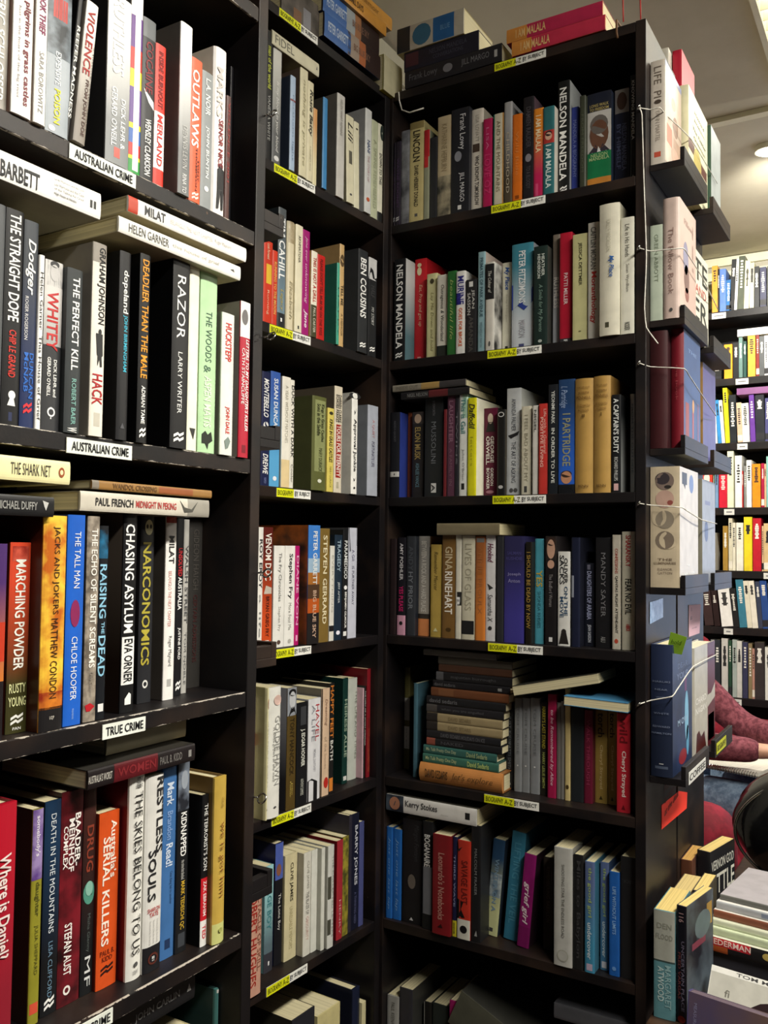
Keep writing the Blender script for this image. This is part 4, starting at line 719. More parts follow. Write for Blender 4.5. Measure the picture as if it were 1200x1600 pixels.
lying(CC, '''
657,1190,786,29,o=-.012,z=1.0065,b=.006,hard=1|bd7f46|8a5a30|orange rounded hardback at the bottom of the pile|T.08 .36 .45@.5 3c2c1c DAVID SEDARIS;i.42 .9 .45 6a4a28 let's explore
661,1179,779,14,o=-.014,on=1|3c6a5c|2c5048|lower of two green flat paperbacks|T.04 .46 .55 b0bc8c Me Talk Pretty One Day;T.6 .88 .6 b4c878 David Sedaris
662,1167,776,13,o=-.018,on=1|35605a|2c5048|upper of two green flat paperbacks|T.04 .46 .55 a0b090 Me Talk Pretty One Day;T.6 .88 .6 a0b080 David Sedaris
667,1153,784,12,o=-.02,on=1|1f1f22|232326|black flat paperback with red photo end|R0 .12 0 1 8a4a3c;t.2 .5 .4 55555a NAKED
667,1142,782,12,o=-.02,on=1|202024|232326|black flat paperback just under the tan striped pair|t.2 .8 .5 6a6a70 DAVID SEDARIS HOLIDAYS ON ICE
667,1128,785,14,o=-.02,on=1|9a8a68|4a4438|lower tan striped flat paperback with dark photo end|R0 .15 0 1 2a2624;t.3 .6 .4 7a6a4c DAVID SEDARIS
667,1114,785,14,o=-.02,on=1|9a8a68|4a4438|upper tan striped flat paperback with dark photo end|R0 .15 0 1 2a2624;t.3 .6 .4 7a6a4c DAVID SEDARIS
667,1101,787,13,o=-.022,on=1|232226|2c2b2c|dark flat paperback above the tan striped pair|R0 .14 0 1 4a4644;t.2 .75 .4 5a5a5e when you are engulfed
667,1088,790,13,o=-.022,on=1|1d1d20|2a2a2c|black flat paperback with dim lettering, mid pile|t.04 .4 .5 77777c david sedaris
674,1073,795,14,o=-.024,on=1|6a4028|4a3020|brown orange flat paperback in the pile|R.1 .3 .1 .9 7a5034
677,1062,797,11,o=-.026,on=1|1b1a1e|28272a|thin black flat paperback with tiny white mark|t.02 .3 .5 6a6a6e david sedaris;R.85 .9 .3 .7 888
682,1048,800,14,o=-.028,on=1|1e1d20|2c2b2c|black flat paperback with pale photo end|R0 .1 0 1 5a5a5e;t.2 .8 .4 5a5a5e augusten burroughs
686,1036,800,12,o=-.03,on=1|54382a|44342c|red brown flat paperback near the top of the pile
685,1024,800,12,o=-.03,on=1|57524a|4a4640|grey brown flat book second from the pile's top
662,1011,776,10,o=-.03,on=1|6a6866|4a4846|grey flat book on top of the pile
803,1072,940,16,o=-.012,d=.12,tilt=13,rev=1|3a3a34|3a3a34|upper cream edged book tilted over the grey trio||
881,1087,981,15,o=-.002,d=.13,tilt=-1,rev=1|4a86b0|4a86b0|lower cream edged book lying over the tan pair||
''', W, 'books piled flat on the right fifth shelf')
W = "on the right bookcase's sixth shelf"
row(CC, LV[6], '''
600,613,1292,yb=1434|2668b8|1c4c8a|left blue paperback of a matching pair|i.1 .9 .4 7aa8dc Just one last lap
613,627,1296|2668b8|1c4c8a|right blue paperback of a matching pair|i.1 .9 .4 7aa8dc Just one last lap
629,659,1280|1d1c1e|18181a|wide black paperback with faint cream figure|O.6 .5 .07 .2 6a625a;i.05 .4 .3@.7 3a3a3e Margot Fonteyn;P ccc .97,.4 .97,.6 .94,.5
660,675,1284,yb=1452|17181b|202124|black paperback with grey lower spine, white capitals|T.12 .42 .6 d9d9d6 BOGANAIRE;R.42 .86 .1 1 6c6e74
676,704,1305,yb=1462|7a1a20|5c1418|broad dark red paperback with faint serif title|T.18 .85 .36 b07a70 Leonardo's Notebooks;P 2a1012 .93,.3 .93,.6 .89,.5
705,714,1308,yb=1463|1f2244|1c1e38|navy paperback with yellow block at its foot|T.18 .7 .4 8a90b0 THIRD WAVE;R.84 1 0 1 c9c030;T.86 .97 .4 5a5620 SANDOM
715,735,1314,yb=1468|b83426|5a1c18|scarlet paperback with black claws and white foot|P 141416 0,.0 .12,.1 .06,.4 .1,.0;P 141416 .6,0 .62,.5 .7,.3 .78,.6 .8,.0;T.2 .64 .5@.55 6a1814 SAVAGE LAST;R.8 1 0 1 d0d0c4;O.9 .5 .04 .28 141416
736,751,1290|1c1c1e|232325|thick black paperback right of the scarlet one|t.2 .6 .26 8a8a8c MALCOLM FRASER;P 999 .95,.4 .9,.6 .95,.7
765,783,1312,lean=5|g:2c4a6a:c9cc98|252f3c|leaning blue grey paperback fading to yellow foot|R.35 .6 0 1 n:5a7084:b5c0c0:50;T.2 .75 .35 7a98b0 WINTER ON A;R.92 .96 .3 .6 444
794,815,1300,lean=5|3a7f9c|2c5c74|leaning teal paperback with dim tall capitals|T.1 .85 .5 4f94b0 LIFTING THE VEIL
814,832,1335,lean=5|8a1a68|2a1a24|leaning purple paperback titled grief girl|I.3 .75 .6@.45 e6d4dc grief girl;R.78 1 0 1 7a1a5c
849,864,1340|2c2622|2a2624|dark brown spine left of the pale grey book|t.1 .7 .35 5a5048 REMEMBERING BABYLON
866,894,1325,b=.0015,yb=1510|b9b9b4|8a8a86|broad pale grey spine with small dark lettering|t.14 .76 .16@.5 55554f SHOOTING STAR THE ENDLESS ROAD;O.91 .5 .05 .32 a5a59a;O.91 .5 .042 .26 b3b3ad
896,911,1336|1f1f20|2b2b2a|black spine right of the pale grey book|T.05 .9 .5 3a3a3c Miles to Babylon
914,929,1347,yb=1520|g:5a6a94:3f86a8|3a6c84|left blue violet paperback of a twin pair|T.05 .5 .45 9ab070 the good girl;T.55 .88 .45 c5d4dc undercover;R.92 .98 .2 .8 b9a9c0
938,951,1348,yb=1516|g:5a6a94:46789c|3c5070|right blue violet paperback of a twin pair|T.05 .5 .45 9ab070 the good girl;T.55 .88 .45 c5d4dc undercover;R.92 .98 .2 .8 d0d0d8
952,968,1363,yb=1525|2361b4|18458a|blue paperback titled LIFE WITHOUT LIMITS|T.14 .6 .35 8ab4e6 LIFE WITHOUT LIMITS;O.93 .5 .02 .2 6a9ad8
970,993,1340|232325|2a2a2b|dark spine at the row's right end|H.2 .8 .03 3c3c3e TOM CARRION
''', W, 'biographies on the right sixth shelf', umin=-1.0015, umax=-.4585, base=-.012, omin=-.05, omax=-.002)
lying(CC, '''
604,1240,745,25,o=-.002,d=.15|dcdad6|55534c|white flat book with small portrait on its spine|R0 .2 0 1 n:20242e:4a5460:40;O.1 .5 .06 .4 b07a60;T.22 .58 .5@.55 4a4a4c Kerry Stokes;t.62 .7 .1@.3 aaa the boy;R.88 .93 .3 .7 222
''', W, 'books lying flat on the right sixth shelf')
W = "on the right bookcase's lowest shelf"
row(CC, LV[7], '''
605,623,1556|a5a5a2|5a5a56|pale grey spine in the left corner|t.1 .5 .3 66665f PAUL KEENAN
624,644,1545|35343a|3a3a38|dark grey paperback second from the corner
662,673,1566|22211f|3a3a36|black paperback with white edge|R0 1 0 .15 b0b0aa
676,700,1570|2c3230|44463f|dark green grey paperback left of the magenta one
702,714,1564|a8206c|4a4a44|magenta spine in the shade
''', W, 'biographies on the right lowest shelf', umin=-1.0015, umax=-.4585, base=-.02, omin=-.06)
lying(CC, '''
700,1548,870,60,o=-.03,d=.17,tilt=-24,z=.51|55554a|3a3a36|large dark book slumped at an angle
866,1566,993,24,o=-.03,d=.16|55565c|44454a|grey flat book on the right
''', W, 'books lying flat on the right lowest shelf')
W = "on top of the right bookcase"
lying(CC, '''
633,118,784,26,o=0,d=.16,z=2.5262|222126|2a2a2e|bottom black book of the left pile|t.05 .35 .5 66666c Frank Lowy;O.46 .5 .05 .25 7a7a80;t.6 .88 .45 77777c JILL MARGO;R.93 .96 .3 .7 aaa
632,88,748,31,o=.0,d=.15,on=1|20202e|2c2c34|middle navy book of the left pile|R.02 .2 .2 .9 4a2a34;t.35 .85 .25@.66 4a4a5a NELSON MANDELA;t.4 .8 .2@.34 4a4a5a CONVERSATIONS
621,46,725,40,o=.004,d=.15,on=1|c2bdb0|b0a068|top pale book with blue globe and panel|R0 .2 0 1 2e2f34;O.38 .5 .14 .42 3d7090;R.55 .86 .02 .98 2a66a4;T.66 .8 .2 6a9ac8 BLUE
800,73,946,22,o=.002,d=.15,z=2.5262|g:c93a50:d98a3c|a02840|lower of two orange and pink books|R0 .22 0 1 d08a40;R.22 1 0 1 c0304c;T.1 .42 .6 e6bc80 I AM MALALA
792,44,942,22,o=.002,d=.15,on=1|g:c93a50:d98a3c|a02840|upper of two orange and pink books|R0 .22 0 1 d08a40;R.22 1 0 1 b82a50;T.1 .42 .6 e6bc80 I AM MALALA
''', W, 'books piled on the right bookcase')

# ---------------------------------------------------------------- the case behind the right one, back to back, and the display ledges on the end panels
XP = -.438                                    # outer face of the end panels
CD = Case(Vector((-1.022-.438, 2.19, 0)), PI)   # opens away from the camera
rootD, shD = build_case(CD, 'dark bookcase standing back to back behind the right one', -1.022, -.438, .262, LV[1:]+[.10], 2.465)
ZL = [1.5+.747, 1.5+.443, 1.5+.197, 1.5-.066, 1.5-.418]      # ledge floors
def ledge(root, y0, y1, z, x0=XP, dx=.066, sign=1, tags=None):
    inv = root.matrix_world.inverted()
    m = MB(); m.box(x0+.0005, x0+dx, y0, y1, z-.013, z, WOOD); m.box(x0+dx-.0085, x0+dx, y0, y1, z, z+.024, WOOD)
    o = m.build('display_ledge', root, matrix=inv, bevel=0.001); return o
lgC = [ledge(rootC, 1.70, 1.912, z) for z in ZL]
lgD = [ledge(rootD, 1.975, 2.175, z) for z in ZL]
def lip_tag(led, root, y0, y1, z, txt, col, dark):
    m = MB(); x = XP+.0668; m.box(x, x+.0006, y0, y1, z-.011, z+.012, mat(col))
    v, f, w, h = glyphs(txt, .02)
    m.add([(x+.001, y0+.005+(y1-y0-.01)*X/w, z-.006+.013*Y/h) for X, Y in v], f, mat(dark, .6)); m.build('ledge_label', led)
lip_tag(lgC[4], rootC, 1.72, 1.87, ZL[4]-.002, 'COFFEE', 'dcdcd8', '2a2a2a')
lip_tag(lgD[4], rootD, 1.985, 2.09, ZL[4]+.004, 'BIOGRAPHY', 'c9cc30', '5d5f10')
# ledges on the far side of the crime case, seen end-on past its front edge
invA = rootA.matrix_world.inverted()
for (px, py) in ((442, 372), (445, 704), (424, 1041), (420, 1398)):
    p = on_x(px, py, -.79); m = MB()
    m.box(-.975, -.79, .9525, .9525+.062, p.z, p.z+.012, WOOD); m.box(-.975, -.79, .9525+.05, .9525+.062, p.z+.012, p.z+.034, WOOD)
    m.box(-.802, -.79, .9525, .9525+.05, p.z+.012, p.z+.03, WOOD)
    m.build('display_ledge', rootA, matrix=invA, bevel=.001)
STEEL = surf('steel', '9a9a98', 'c8c8c4', 30, .25, metal=1)
def hook(root, p, n, r=.0065):
    inv = root.matrix_world.inverted(); m = MB(); t = Vector((-n.y, n.x, 0)); p = Vector(p)
    m.tube([p - n*.004, p + n*.008], .0012, STEEL)
    c = p + n*(.008+r)
    m.tube([c - n*r*math.cos(a) + (t*.5+Vector((0, 0, .87)))*r*math.sin(a) for a in [k*2*PI/16 for k in range(16)]], .0012, STEEL)
    m.build('eye_hook', root, smooth=True, matrix=inv)
for px, py in ((413, 181), (411, 527), (404, 895), (396, 1245)):
    hook(rootA, on_x(px, py, -.775), Vector((1, 0, 0)))
HK = []
for px, py in ((1001, 172), (1001, 390), (1001, 569), (1001, 787), (1001, 1099)):
    p = on_y(px, py, 1.675); HK.append(p); hook(rootC, p, Vector((0, -1, 0)), .004)
CORD = surf('white_elastic', 'bdbab0', 'dedbd2', 80, .7)
def cord(label, pts, r=.0011, m=CORD):
    P = []
    pts = [Vector(p) for p in pts]
    for i in range(len(pts)-1):
        a = pts[max(i-1, 0)]; b = pts[i]; c = pts[i+1]; d = pts[min(i+2, len(pts)-1)]
        for k in range(5):
            t = k/5; P.append(b+(c-b)*t + ((c-a)*.5*(1-t) - (d-b)*.5*t)*(t*(1-t))*.35)
    P.append(pts[-1]); mb = MB(); mb.tube(P, r, m, 6); o = mb.build('cord', None, True); tag(o, label, 'cord', 'elastic cords on the end panel'); return o
for i, (xo, z1, lab) in enumerate(((-.414, -.0, 'thin white cord tied across the topmost pair of display books'), (-.373, -.02, 'thin white cord across the pink wrapped book'), (-.371, -.045, 'thin white cord slanting across the red and blue book'), (-.376, -.025, 'white cord across the cream book with four round pictures'), (-.393, .055, 'white cord holding the big navy book upright'))):
    h = HK[i]; y0 = (1.685, 1.69, 1.69, 1.69, 1.688)[i]
    cord(lab, [h+Vector((0, -.010, 0)), (XP+.006, y0-.003, h.z+z1*.1), (xo, y0-.002, h.z+z1*.3), (xo+.003, y0+.03, h.z+z1*.5), ((xo+.004 if i else -.391), 1.845, h.z+z1), ((-.387, -.387, -.391, -.391, -.391)[i], 2.10, h.z+z1)])
h = HK[0]; hp = [h+Vector((0, -.009, 0))] + [on_y(x, y, 1.667) for x, y in ((1003, 180), (1006, 280), (1010, 400), (1007, 480), (1010, 512), (1028, 537))]
cord('long loose white cord dangling down the corner of the right bookcase', hp, .0012)

# ---------------------------------------------------------------- books faced out on the ledges
G = 'books faced out on the end panel'
def ledge_book(x0, x1, y0, w, z, h, spine, cover, items, art, label, **k):
    book(Matrix.Translation((x0, y0, z+.0006)), x1-x0, h, w, spine, cover, items.split(';'), label, G, art=[a for a in art.split(';')], **k)
ledge_book(-.4365, -.409, 1.705, .135, ZL[0], .205, 'c9c0b4', 'n:c9bcae:b49f90:9', 't.06 .36 .5 6a5f55 LIFE  PI;O.4 .5 .02 .25 4a4038;t.48 .78 .3 9a8f85 YANN MARTEL;R.88 .93 .25 .7 b8503c', 'R0 .06 0 1 8a90b0;O.3 .5 .06 .12 a89a8a;O.5 .62 .1 .16 8a6a5a;R.58 .76 .1 .4 b0705a;R.62 .8 .5 .9 a88a78;O.8 .6 .08 .25 c09a88', 'pinkish cream paperback faced out on the topmost near ledge')
ledge_book(-.434, -.396, 1.846, .19, ZL[0], .217, 'd9d6b4', 'd9d8b8', '', 'H.16 .5@.55 .035 55543a Howard;H.24 .55@.55 .035 55543a Jacobson;H.34 .7@.55 .035 45442e The Finkler;H.42 .6@.55 .035 45442e Question;R.5 .6 .0 .3 5a2a20;R.56 .66 .6 .95 5a2a20;O.62 .45 .14 .2 b8a85a', 'cream paperback faced out with brown and yellow shapes')
ledge_book(-.436, -.390, 2.045, .11, ZL[0], .215, '3f5a48', 'a9b0b0', '', '', 'plastic wrapped green book at the far end of the top ledge')
ledge_book(-.437, -.4135, 1.703, .13, ZL[1], .185, 'b4bfae', 'a9b5a4', 't.1 .6 .3 77826f GREEN ABBOTT', '', 'pale green paperback, leftmost on the second ledge')
ledge_book(-.4125, -.3815, 1.703, .14, ZL[1], .232, 'c4afa6', 'n:c9b2a8:bda39a:8', 't.25 .8 .3 8a7068 The Pillow Book;O.93 .5 .015 .1 444', 'O.45 .35 .14 .16 8a88a0;O.62 .4 .12 .16 7a605c;O.75 .42 .06 .12 8a5a54;H.15 .5 .05 a08880 Pillow;t.1 .5 .1@.8 a08880 sei', 'pink plastic wrapped book with grey figure on the second ledge', bulge=.004)
ledge_book(-.418, -.3915, 1.862, .155, ZL[1], .19, 'd0cdbc', 'd8d5c6', '', 'H.2 .85 .24 1f2420 TE;H.42 .7 .1 b04a44 AND;H.65 .85 .24 1f2420 ER;R.85 .93 .2 .6 c98a4a', 'white book with huge black capitals on the second ledge')
ledge_book(-.437, -.405, 1.703, .10, ZL[2], .225, '3a161a', '2a1216', '', '', 'dark red book in shade, left on the third ledge', hard=True)
ledge_book(-.404, -.381, 1.73, .15, ZL[2], .232, '6d1220', '36507f', 't.3 .6 .2 8a3a40 the book', 'R.6 .9 .1 .3 8a3a30;R.65 .95 .5 .58 a8483c;R.55 .95 .8 .9 6a4a70;O.6 .55 .06 .06 c08a50;H.15 .5 .03 7f96c0 THE', 'red spined blue book with candle flames on the third ledge', hard=True)
ledge_book(-.437, -.400, 2.0, .14, ZL[2], .22, '8a6a3a', '55508a', '', '', 'violet book with tan edge on the third far ledge')
ledge_book(-.4365, -.3825, 1.702, .16, ZL[3], .228, 'c3b49a', 'c9c4c0', 'O.12 .5 .075 .32 7a6a62;O.1 .42 .05 .25 3a3438;O.17 .6 .015 .12 2f2a28;O.27 .5 .075 .32 b8988a;O.3 .68 .02 .1 8a4a44;O.44 .5 .075 .32 8f8474;O.42 .3 .075 .26 c3b49a;O.61 .5 .075 .32 7a6d60;O.61 .62 .074 .32 c3b49a;H.77 .5 .02 7a6a58 THE;H.8 .75 .02 7a6a58 LUMINARIES;H.85 .5 .02 8f8070 ELEANOR;H.88 .5 .02 8f8070 CATTON', 'R.04 .14 .12 .38 2a2c34;P 2a2c34 .14,.2 .14,.3 .18,.28;O.12 .62 .08 .12 6a80b0;H.9 .7@.45 .05 eef2f8 LUMINARIES;H.82 .15@.45 .02 eef2f8 THE;H.95 .5@.45 .025 dde CATTON', 'thick cream book with four round moon-like pictures on its spine')
ledge_book(-.437, -.429, 1.885, .15, ZL[3], .20, '2a6a8a', '2a5a7a', '', '', 'thin blue edged book right of the thick cream one')
ledge_book(-.428, -.398, 1.98, .14, ZL[3], .225, '7a7668', '9aa0ac', '', 'O.5 .3 .1 .14 5a6a90;R.2 .24 .2 .6 7a80a0', 'grey book faced out on the far fourth ledge')
ledge_book(-.4355, -.396, 1.702, .165, ZL[4], .245, 'g:26304c:1c2438', 'n:202c48:2c3c60:12', 'H.2 .3 .01 c0c4cc ~;H.28 .8 .014 6a748c HARUKI;H.34 .6 .014 6a748c NEAR;H.4 .5 .014 6a748c WITH;H.52 .7 .014 6a748c WHITE;H.62 .8 .014 6a748c EDWARD;H.67 .9 .014 6a748c HAMILTON;R.9 .905 .4 .6 ccc;R.92 .94 .2 .8 4a5468', 'H.18 .5 .04 5f6c8c DEAR;H.26 .6 .05 7a88a8 YOUR;O.6 .7 .2 .1 7ab0d0;O.8 .75 .12 .07 5a9ac0;O.9 .5 .06 .2 8a2a34;R.3 .4 .6 .7 6a3a6a;H.62 .5 .05 9ab4d0 M OW', 'large navy jacketed hardback faced out on the lowest ledge', hard=True)
ledge_book(-.434, -.396, 1.89, .21, ZL[4], .222, 'b0aca2', 'b4b0a6', '', 'R.0 1 .62 1 5a1a24;P b4b0a6 .5,.6 .5,.8 .42,1 .56,1 .62,.6;H.5 .5@.3 .06 e6e4de CHARD;H.59 .5@.3 .06 e6e4de NAGAN;P 4a1a18 1,.05 .8,.1 .78,.2 .85,.3 .82,.45 1,.55;R.7 .95 .65 .95 a04a5a', 'grey and wine red book faced out on the lowest ledge', hard=True, pages='e6dfc6')
NOTE = lambda c: surf('note_' + c, c, c, 20, .8)
def sheet(name, label, cat, pts, m, writing=None, nrm=Vector((1, 0, 0))):
    pts = [Vector(p) for p in pts]; mb = MB(); b = [p - nrm*.0004 for p in pts]
    n = len(pts); mb.add(pts+b, [tuple(range(n)), tuple(range(n, 2*n))[::-1]] + [(i, n+i, n+(i+1) % n, (i+1) % n) for i in range(n)], m)
    if writing:
        O, U, V, lines, col = writing
        for (tx, a, bb, hh) in lines:
            v, f, w_, h_ = glyphs(tx, .01, .2); mb.add([O+U*(a+X*(bb)/w_)+V*(hh[0]+Y*hh[1]/h_)+nrm*.0004 for X, Y in v], f, mat(col, .6))
    o = mb.build(name); tag(o, label, cat); return o
xs = XP+.0012
sheet('paper_note', 'bright red handwritten sign taped below the lowest ledge', 'sign',
      [on_x(x, y, xs) for x, y in ((1034, 1258), (1034, 1296), (1054, 1279), (1073, 1263), (1074, 1238), (1061, 1236))], NOTE('f23a26'),
      (on_x(1036, 1284, xs), Vector((0, 1, .12)), Vector((0, .1, 1)), [('Please ask', .0, .15, (.052, .015)), ('to see these', .01, .15, (.03, .014)), ('at the desk', .01, .12, (.006, .014))], '4a1410'))
sheet('paper_note', 'pink handwritten note on the panel below the fourth ledge', 'note',
      [(xs, 2.03, 1.5-.115), (xs, 2.03, 1.5-.185), (xs, 2.14, 1.5-.185), (xs+.003, 2.14, 1.5-.118)], NOTE('c8a4b4'),
      (Vector((xs, 2.04, 1.5-.17)), Vector((0, 1, 0)), Vector((0, 0, 1)), [('not for', .01, .07, (.04, .012)), ('sale, ask', .0, .09, (.02, .012)), ('first', .02, .05, (.0, .012))], '6a5a6a'))
sheet('photo_card', 'small blue photograph taped to the panel below the thick cream book', 'photo',
      [(xs, 1.70, 1.5-.094), (xs, 1.70, 1.5-.135), (xs, 1.80, 1.5-.128), (xs, 1.80, 1.5-.09)], surf('photo_print', '4a6a8a', '9ab0c4', 60, .3))
p = Vector((-.404, 1.715, ZL[4]+.24))
sheet('sticky_note', 'lime green sticky note poking from the large navy hardback', 'note', [p+Vector((-.006, 0, -.01)), p+Vector((.022, .0, -.012)), p+Vector((.034, -.012, .022)), p+Vector((.004, -.01, .03))], NOTE('9fd03a'),
      (p+Vector((.002, -.004, .002)), Vector((1, -.2, -.1)), Vector((.2, -.3, 1)), [('hold', 0, .02, (.006, .008))], '4a6a1a'), Vector((0, -1, 0)))
# two books standing on the rear case, seen over the end panel
book(Matrix.Translation((-.490, 1.955, 2.4656)), .028, .15, .12, 'cfccc0', 'c4c0b4', [], 'cream book standing on top of the rear bookcase', 'books on top of the rear case')
book(Matrix.Translation((-.460, 1.985, 2.4656)), .02, .155, .13, 'b01f36', 'b8203a', [], 'glossy red book standing on top of the rear bookcase', 'books on top of the rear case')
# red cords and a brown tag hanging from the ceiling over the right bookcase
RED = surf('red_cord', 'a02420', 'b83028', 60, .6)
for (px, x_) in ((973, 0), (1000, 0)):
    p = on_z(px, 0, CEIL-.02); q = Vector((p.x+.004, p.y-.35, 2.5256)); pp = Vector((q.x-.01, q.y, CEIL))
    o = cord(('left' if px < 990 else 'right') + ' red cord hanging from the ceiling above the right bookcase', [on_y(px+1, 34 if px < 990 else 30, 1.76), on_y(px, -30, 1.76), Vector((on_y(px, -60, 1.76).x, 1.76, CEIL-.0005))], .0016, RED)
    o['group'] = 'red cords from the ceiling'
mb = MB(); a = on_y(964, 36, 1.672); mb.tube([a+Vector((0, .03, .006)), a+Vector((0, -.002, .004)), a+Vector((0, -.003, -.02)), a+Vector((.002, -.003, -.032))], .0022, surf('brown_leather', '5a3c22', '6d4c2e', 20, .6))
tag(mb.build('loop', None, True), "brown leather loop over the right bookcase's top edge", 'loop')
# cable at the corner of the two biography cases
mb = MB(); mb.tube([on_y(x, y, 1.664) for x, y in ((623, 144), (624, 158), (628, 172), (640, 176), (662, 169))], .0016, CORD); tag(mb.build('cable', None, True), 'short pale cable drooping in the corner below the top board', 'cable', 'elastic cords on the end panel')

# ---------------------------------------------------------------- room
CEILM = surf('ceiling_paint', 'cdc6b0', 'd6cfba', 3, .85)
WALLM = surf('wall_paint', 'b7b3a4', 'c0bcae', 2, .85)
TRIMM = surf('cream_trim', 'e6e2c6', 'efecd4', 4, .5)
def struct(name, mb, **k): o = mb.build(name, **k); o['kind'] = 'structure'; return o
RX0, RX1, RY0, RY1 = -1.30, 3.2, -2.2, 4.56
m = MB(); m.box(RX0, RX1, RY0, RY1, -.02, 0, surf('floor_boards', '3a2a20', '57402f', 5, .5, stretch=(8, .6, 1))); struct('floor', m)
m = MB(); m.box(RX0, RX1, RY0, RY1, CEIL, CEIL+.02, CEILM); struct('ceiling', m)
m = MB(); m.box(RX0-.02, RX0, RY0, RY1, 0, CEIL, WALLM); struct('wall_left', m)
m = MB(); m.box(RX0, RX1, RY1, RY1+.02, 0, CEIL, WALLM); struct('wall_back', m)
m = MB()
for i in range(4): m.box(RX0, RX0+.012-.0*i, RY0, RY1, CEIL-.09-.11*i, CEIL-.012-.11*i, TRIMM)
struct('trim_1', m, bevel=.003)
m = MB()
for i in range(5): m.box(RX0+.012, RX1, RY1-.018, RY1-.0005, CEIL-.045-.07*i, CEIL-.004-.07*i, TRIMM)
struct('trim_2', m)
m = MB(); m.box(RX0+.012, RX1, 3.06, 3.095, CEIL-.018, CEIL-.0005, TRIMM); m.box(RX0+.012, RX1, 3.095, 3.105, CEIL-.008, CEIL-.0005, surf('trim_shadow_gap', '2a2822', '35322c', 5, .8)); struct('trim_3', m)
m = MB(); m.box(RX0, RX0+.012, RY0, RY1, 0, .1, WOOD); struct('baseboard_left', m)
LAMPG = glow('lamp_diffuser', (1, .96, .85), 3.0)
for i, (y0, y1, lab) in enumerate(((-.05, 1.95, 'long fluorescent ceiling light over the near aisle'), (1.78, 3.0-.01, 'long louvred fluorescent ceiling light at the upper right corner'))):
    r = empty('ceiling_light', Vector(((.705, -.2)[i], y0, CEIL))); tag(r, lab, 'ceiling light', 'fluorescent ceiling lights')
    m = MB(); m.box(-.15, -.135, 0, y1-y0, -.075, -.0005, TRIMM); m.box(.165, .18, 0, y1-y0, -.075, -.0005, TRIMM)
    m.box(-.135, .165, 0, .015, -.075, -.0005, TRIMM); m.box(-.135, .165, y1-y0-.015, y1-y0, -.075, -.0005, TRIMM); m.build('frame', r)
    m = MB(); m.box(-.134, .164, .016, y1-y0-.016, -.04, -.03, LAMPG); m.build('diffuser', r)
    m = MB(); n = int((y1-y0)/.05)
    for j in range(1, n): m.box(-.134, .164, j*(y1-y0)/n-.001, j*(y1-y0)/n+.001, -.07, -.041, TRIMM)
    m.build('louvre', r)
r = empty('downlight', Vector((-.45, 3.37, CEIL))); tag(r, 'small round bright ceiling downlight at the right edge', 'ceiling light')
m = MB(); m.tube([(0, 0, -.0005), (0, 0, -.02)], .042, TRIMM, 24); m.build('rim', r)
m = MB(); m.tube([(0, 0, -.0205), (0, 0, -.03)], [.03, .02], glow('bulb_glow', (1, .97, .9), 40), 20); m.build('bulb', r, True)

# window in the far wall, right of the shelves: cool daylight
WF = surf('window_frame_paint', 'd9d6c8', 'e4e1d4', 4, .5)
m = MB(); a, b_, c, d_ = .02, .70, .90, 2.34
for q in ((a, b_, c, c+.05), (a, b_, d_-.05, d_), (a, a+.05, c+.05, d_-.05), (b_-.05, b_, c+.05, d_-.05), (a+.05, b_-.05, 1.6, 1.63)): m.box(q[0], q[1], RY1-.06, RY1-.001, q[2], q[3], WF)
win = struct('window_1', m, bevel=.003)
m = MB(); m.box(a+.05, b_-.05, RY1-.03, RY1-.024, c+.05, d_-.05, glow('daylight_pane', (.42, .62, 1), 1.3)); m.build('window_pane', win)

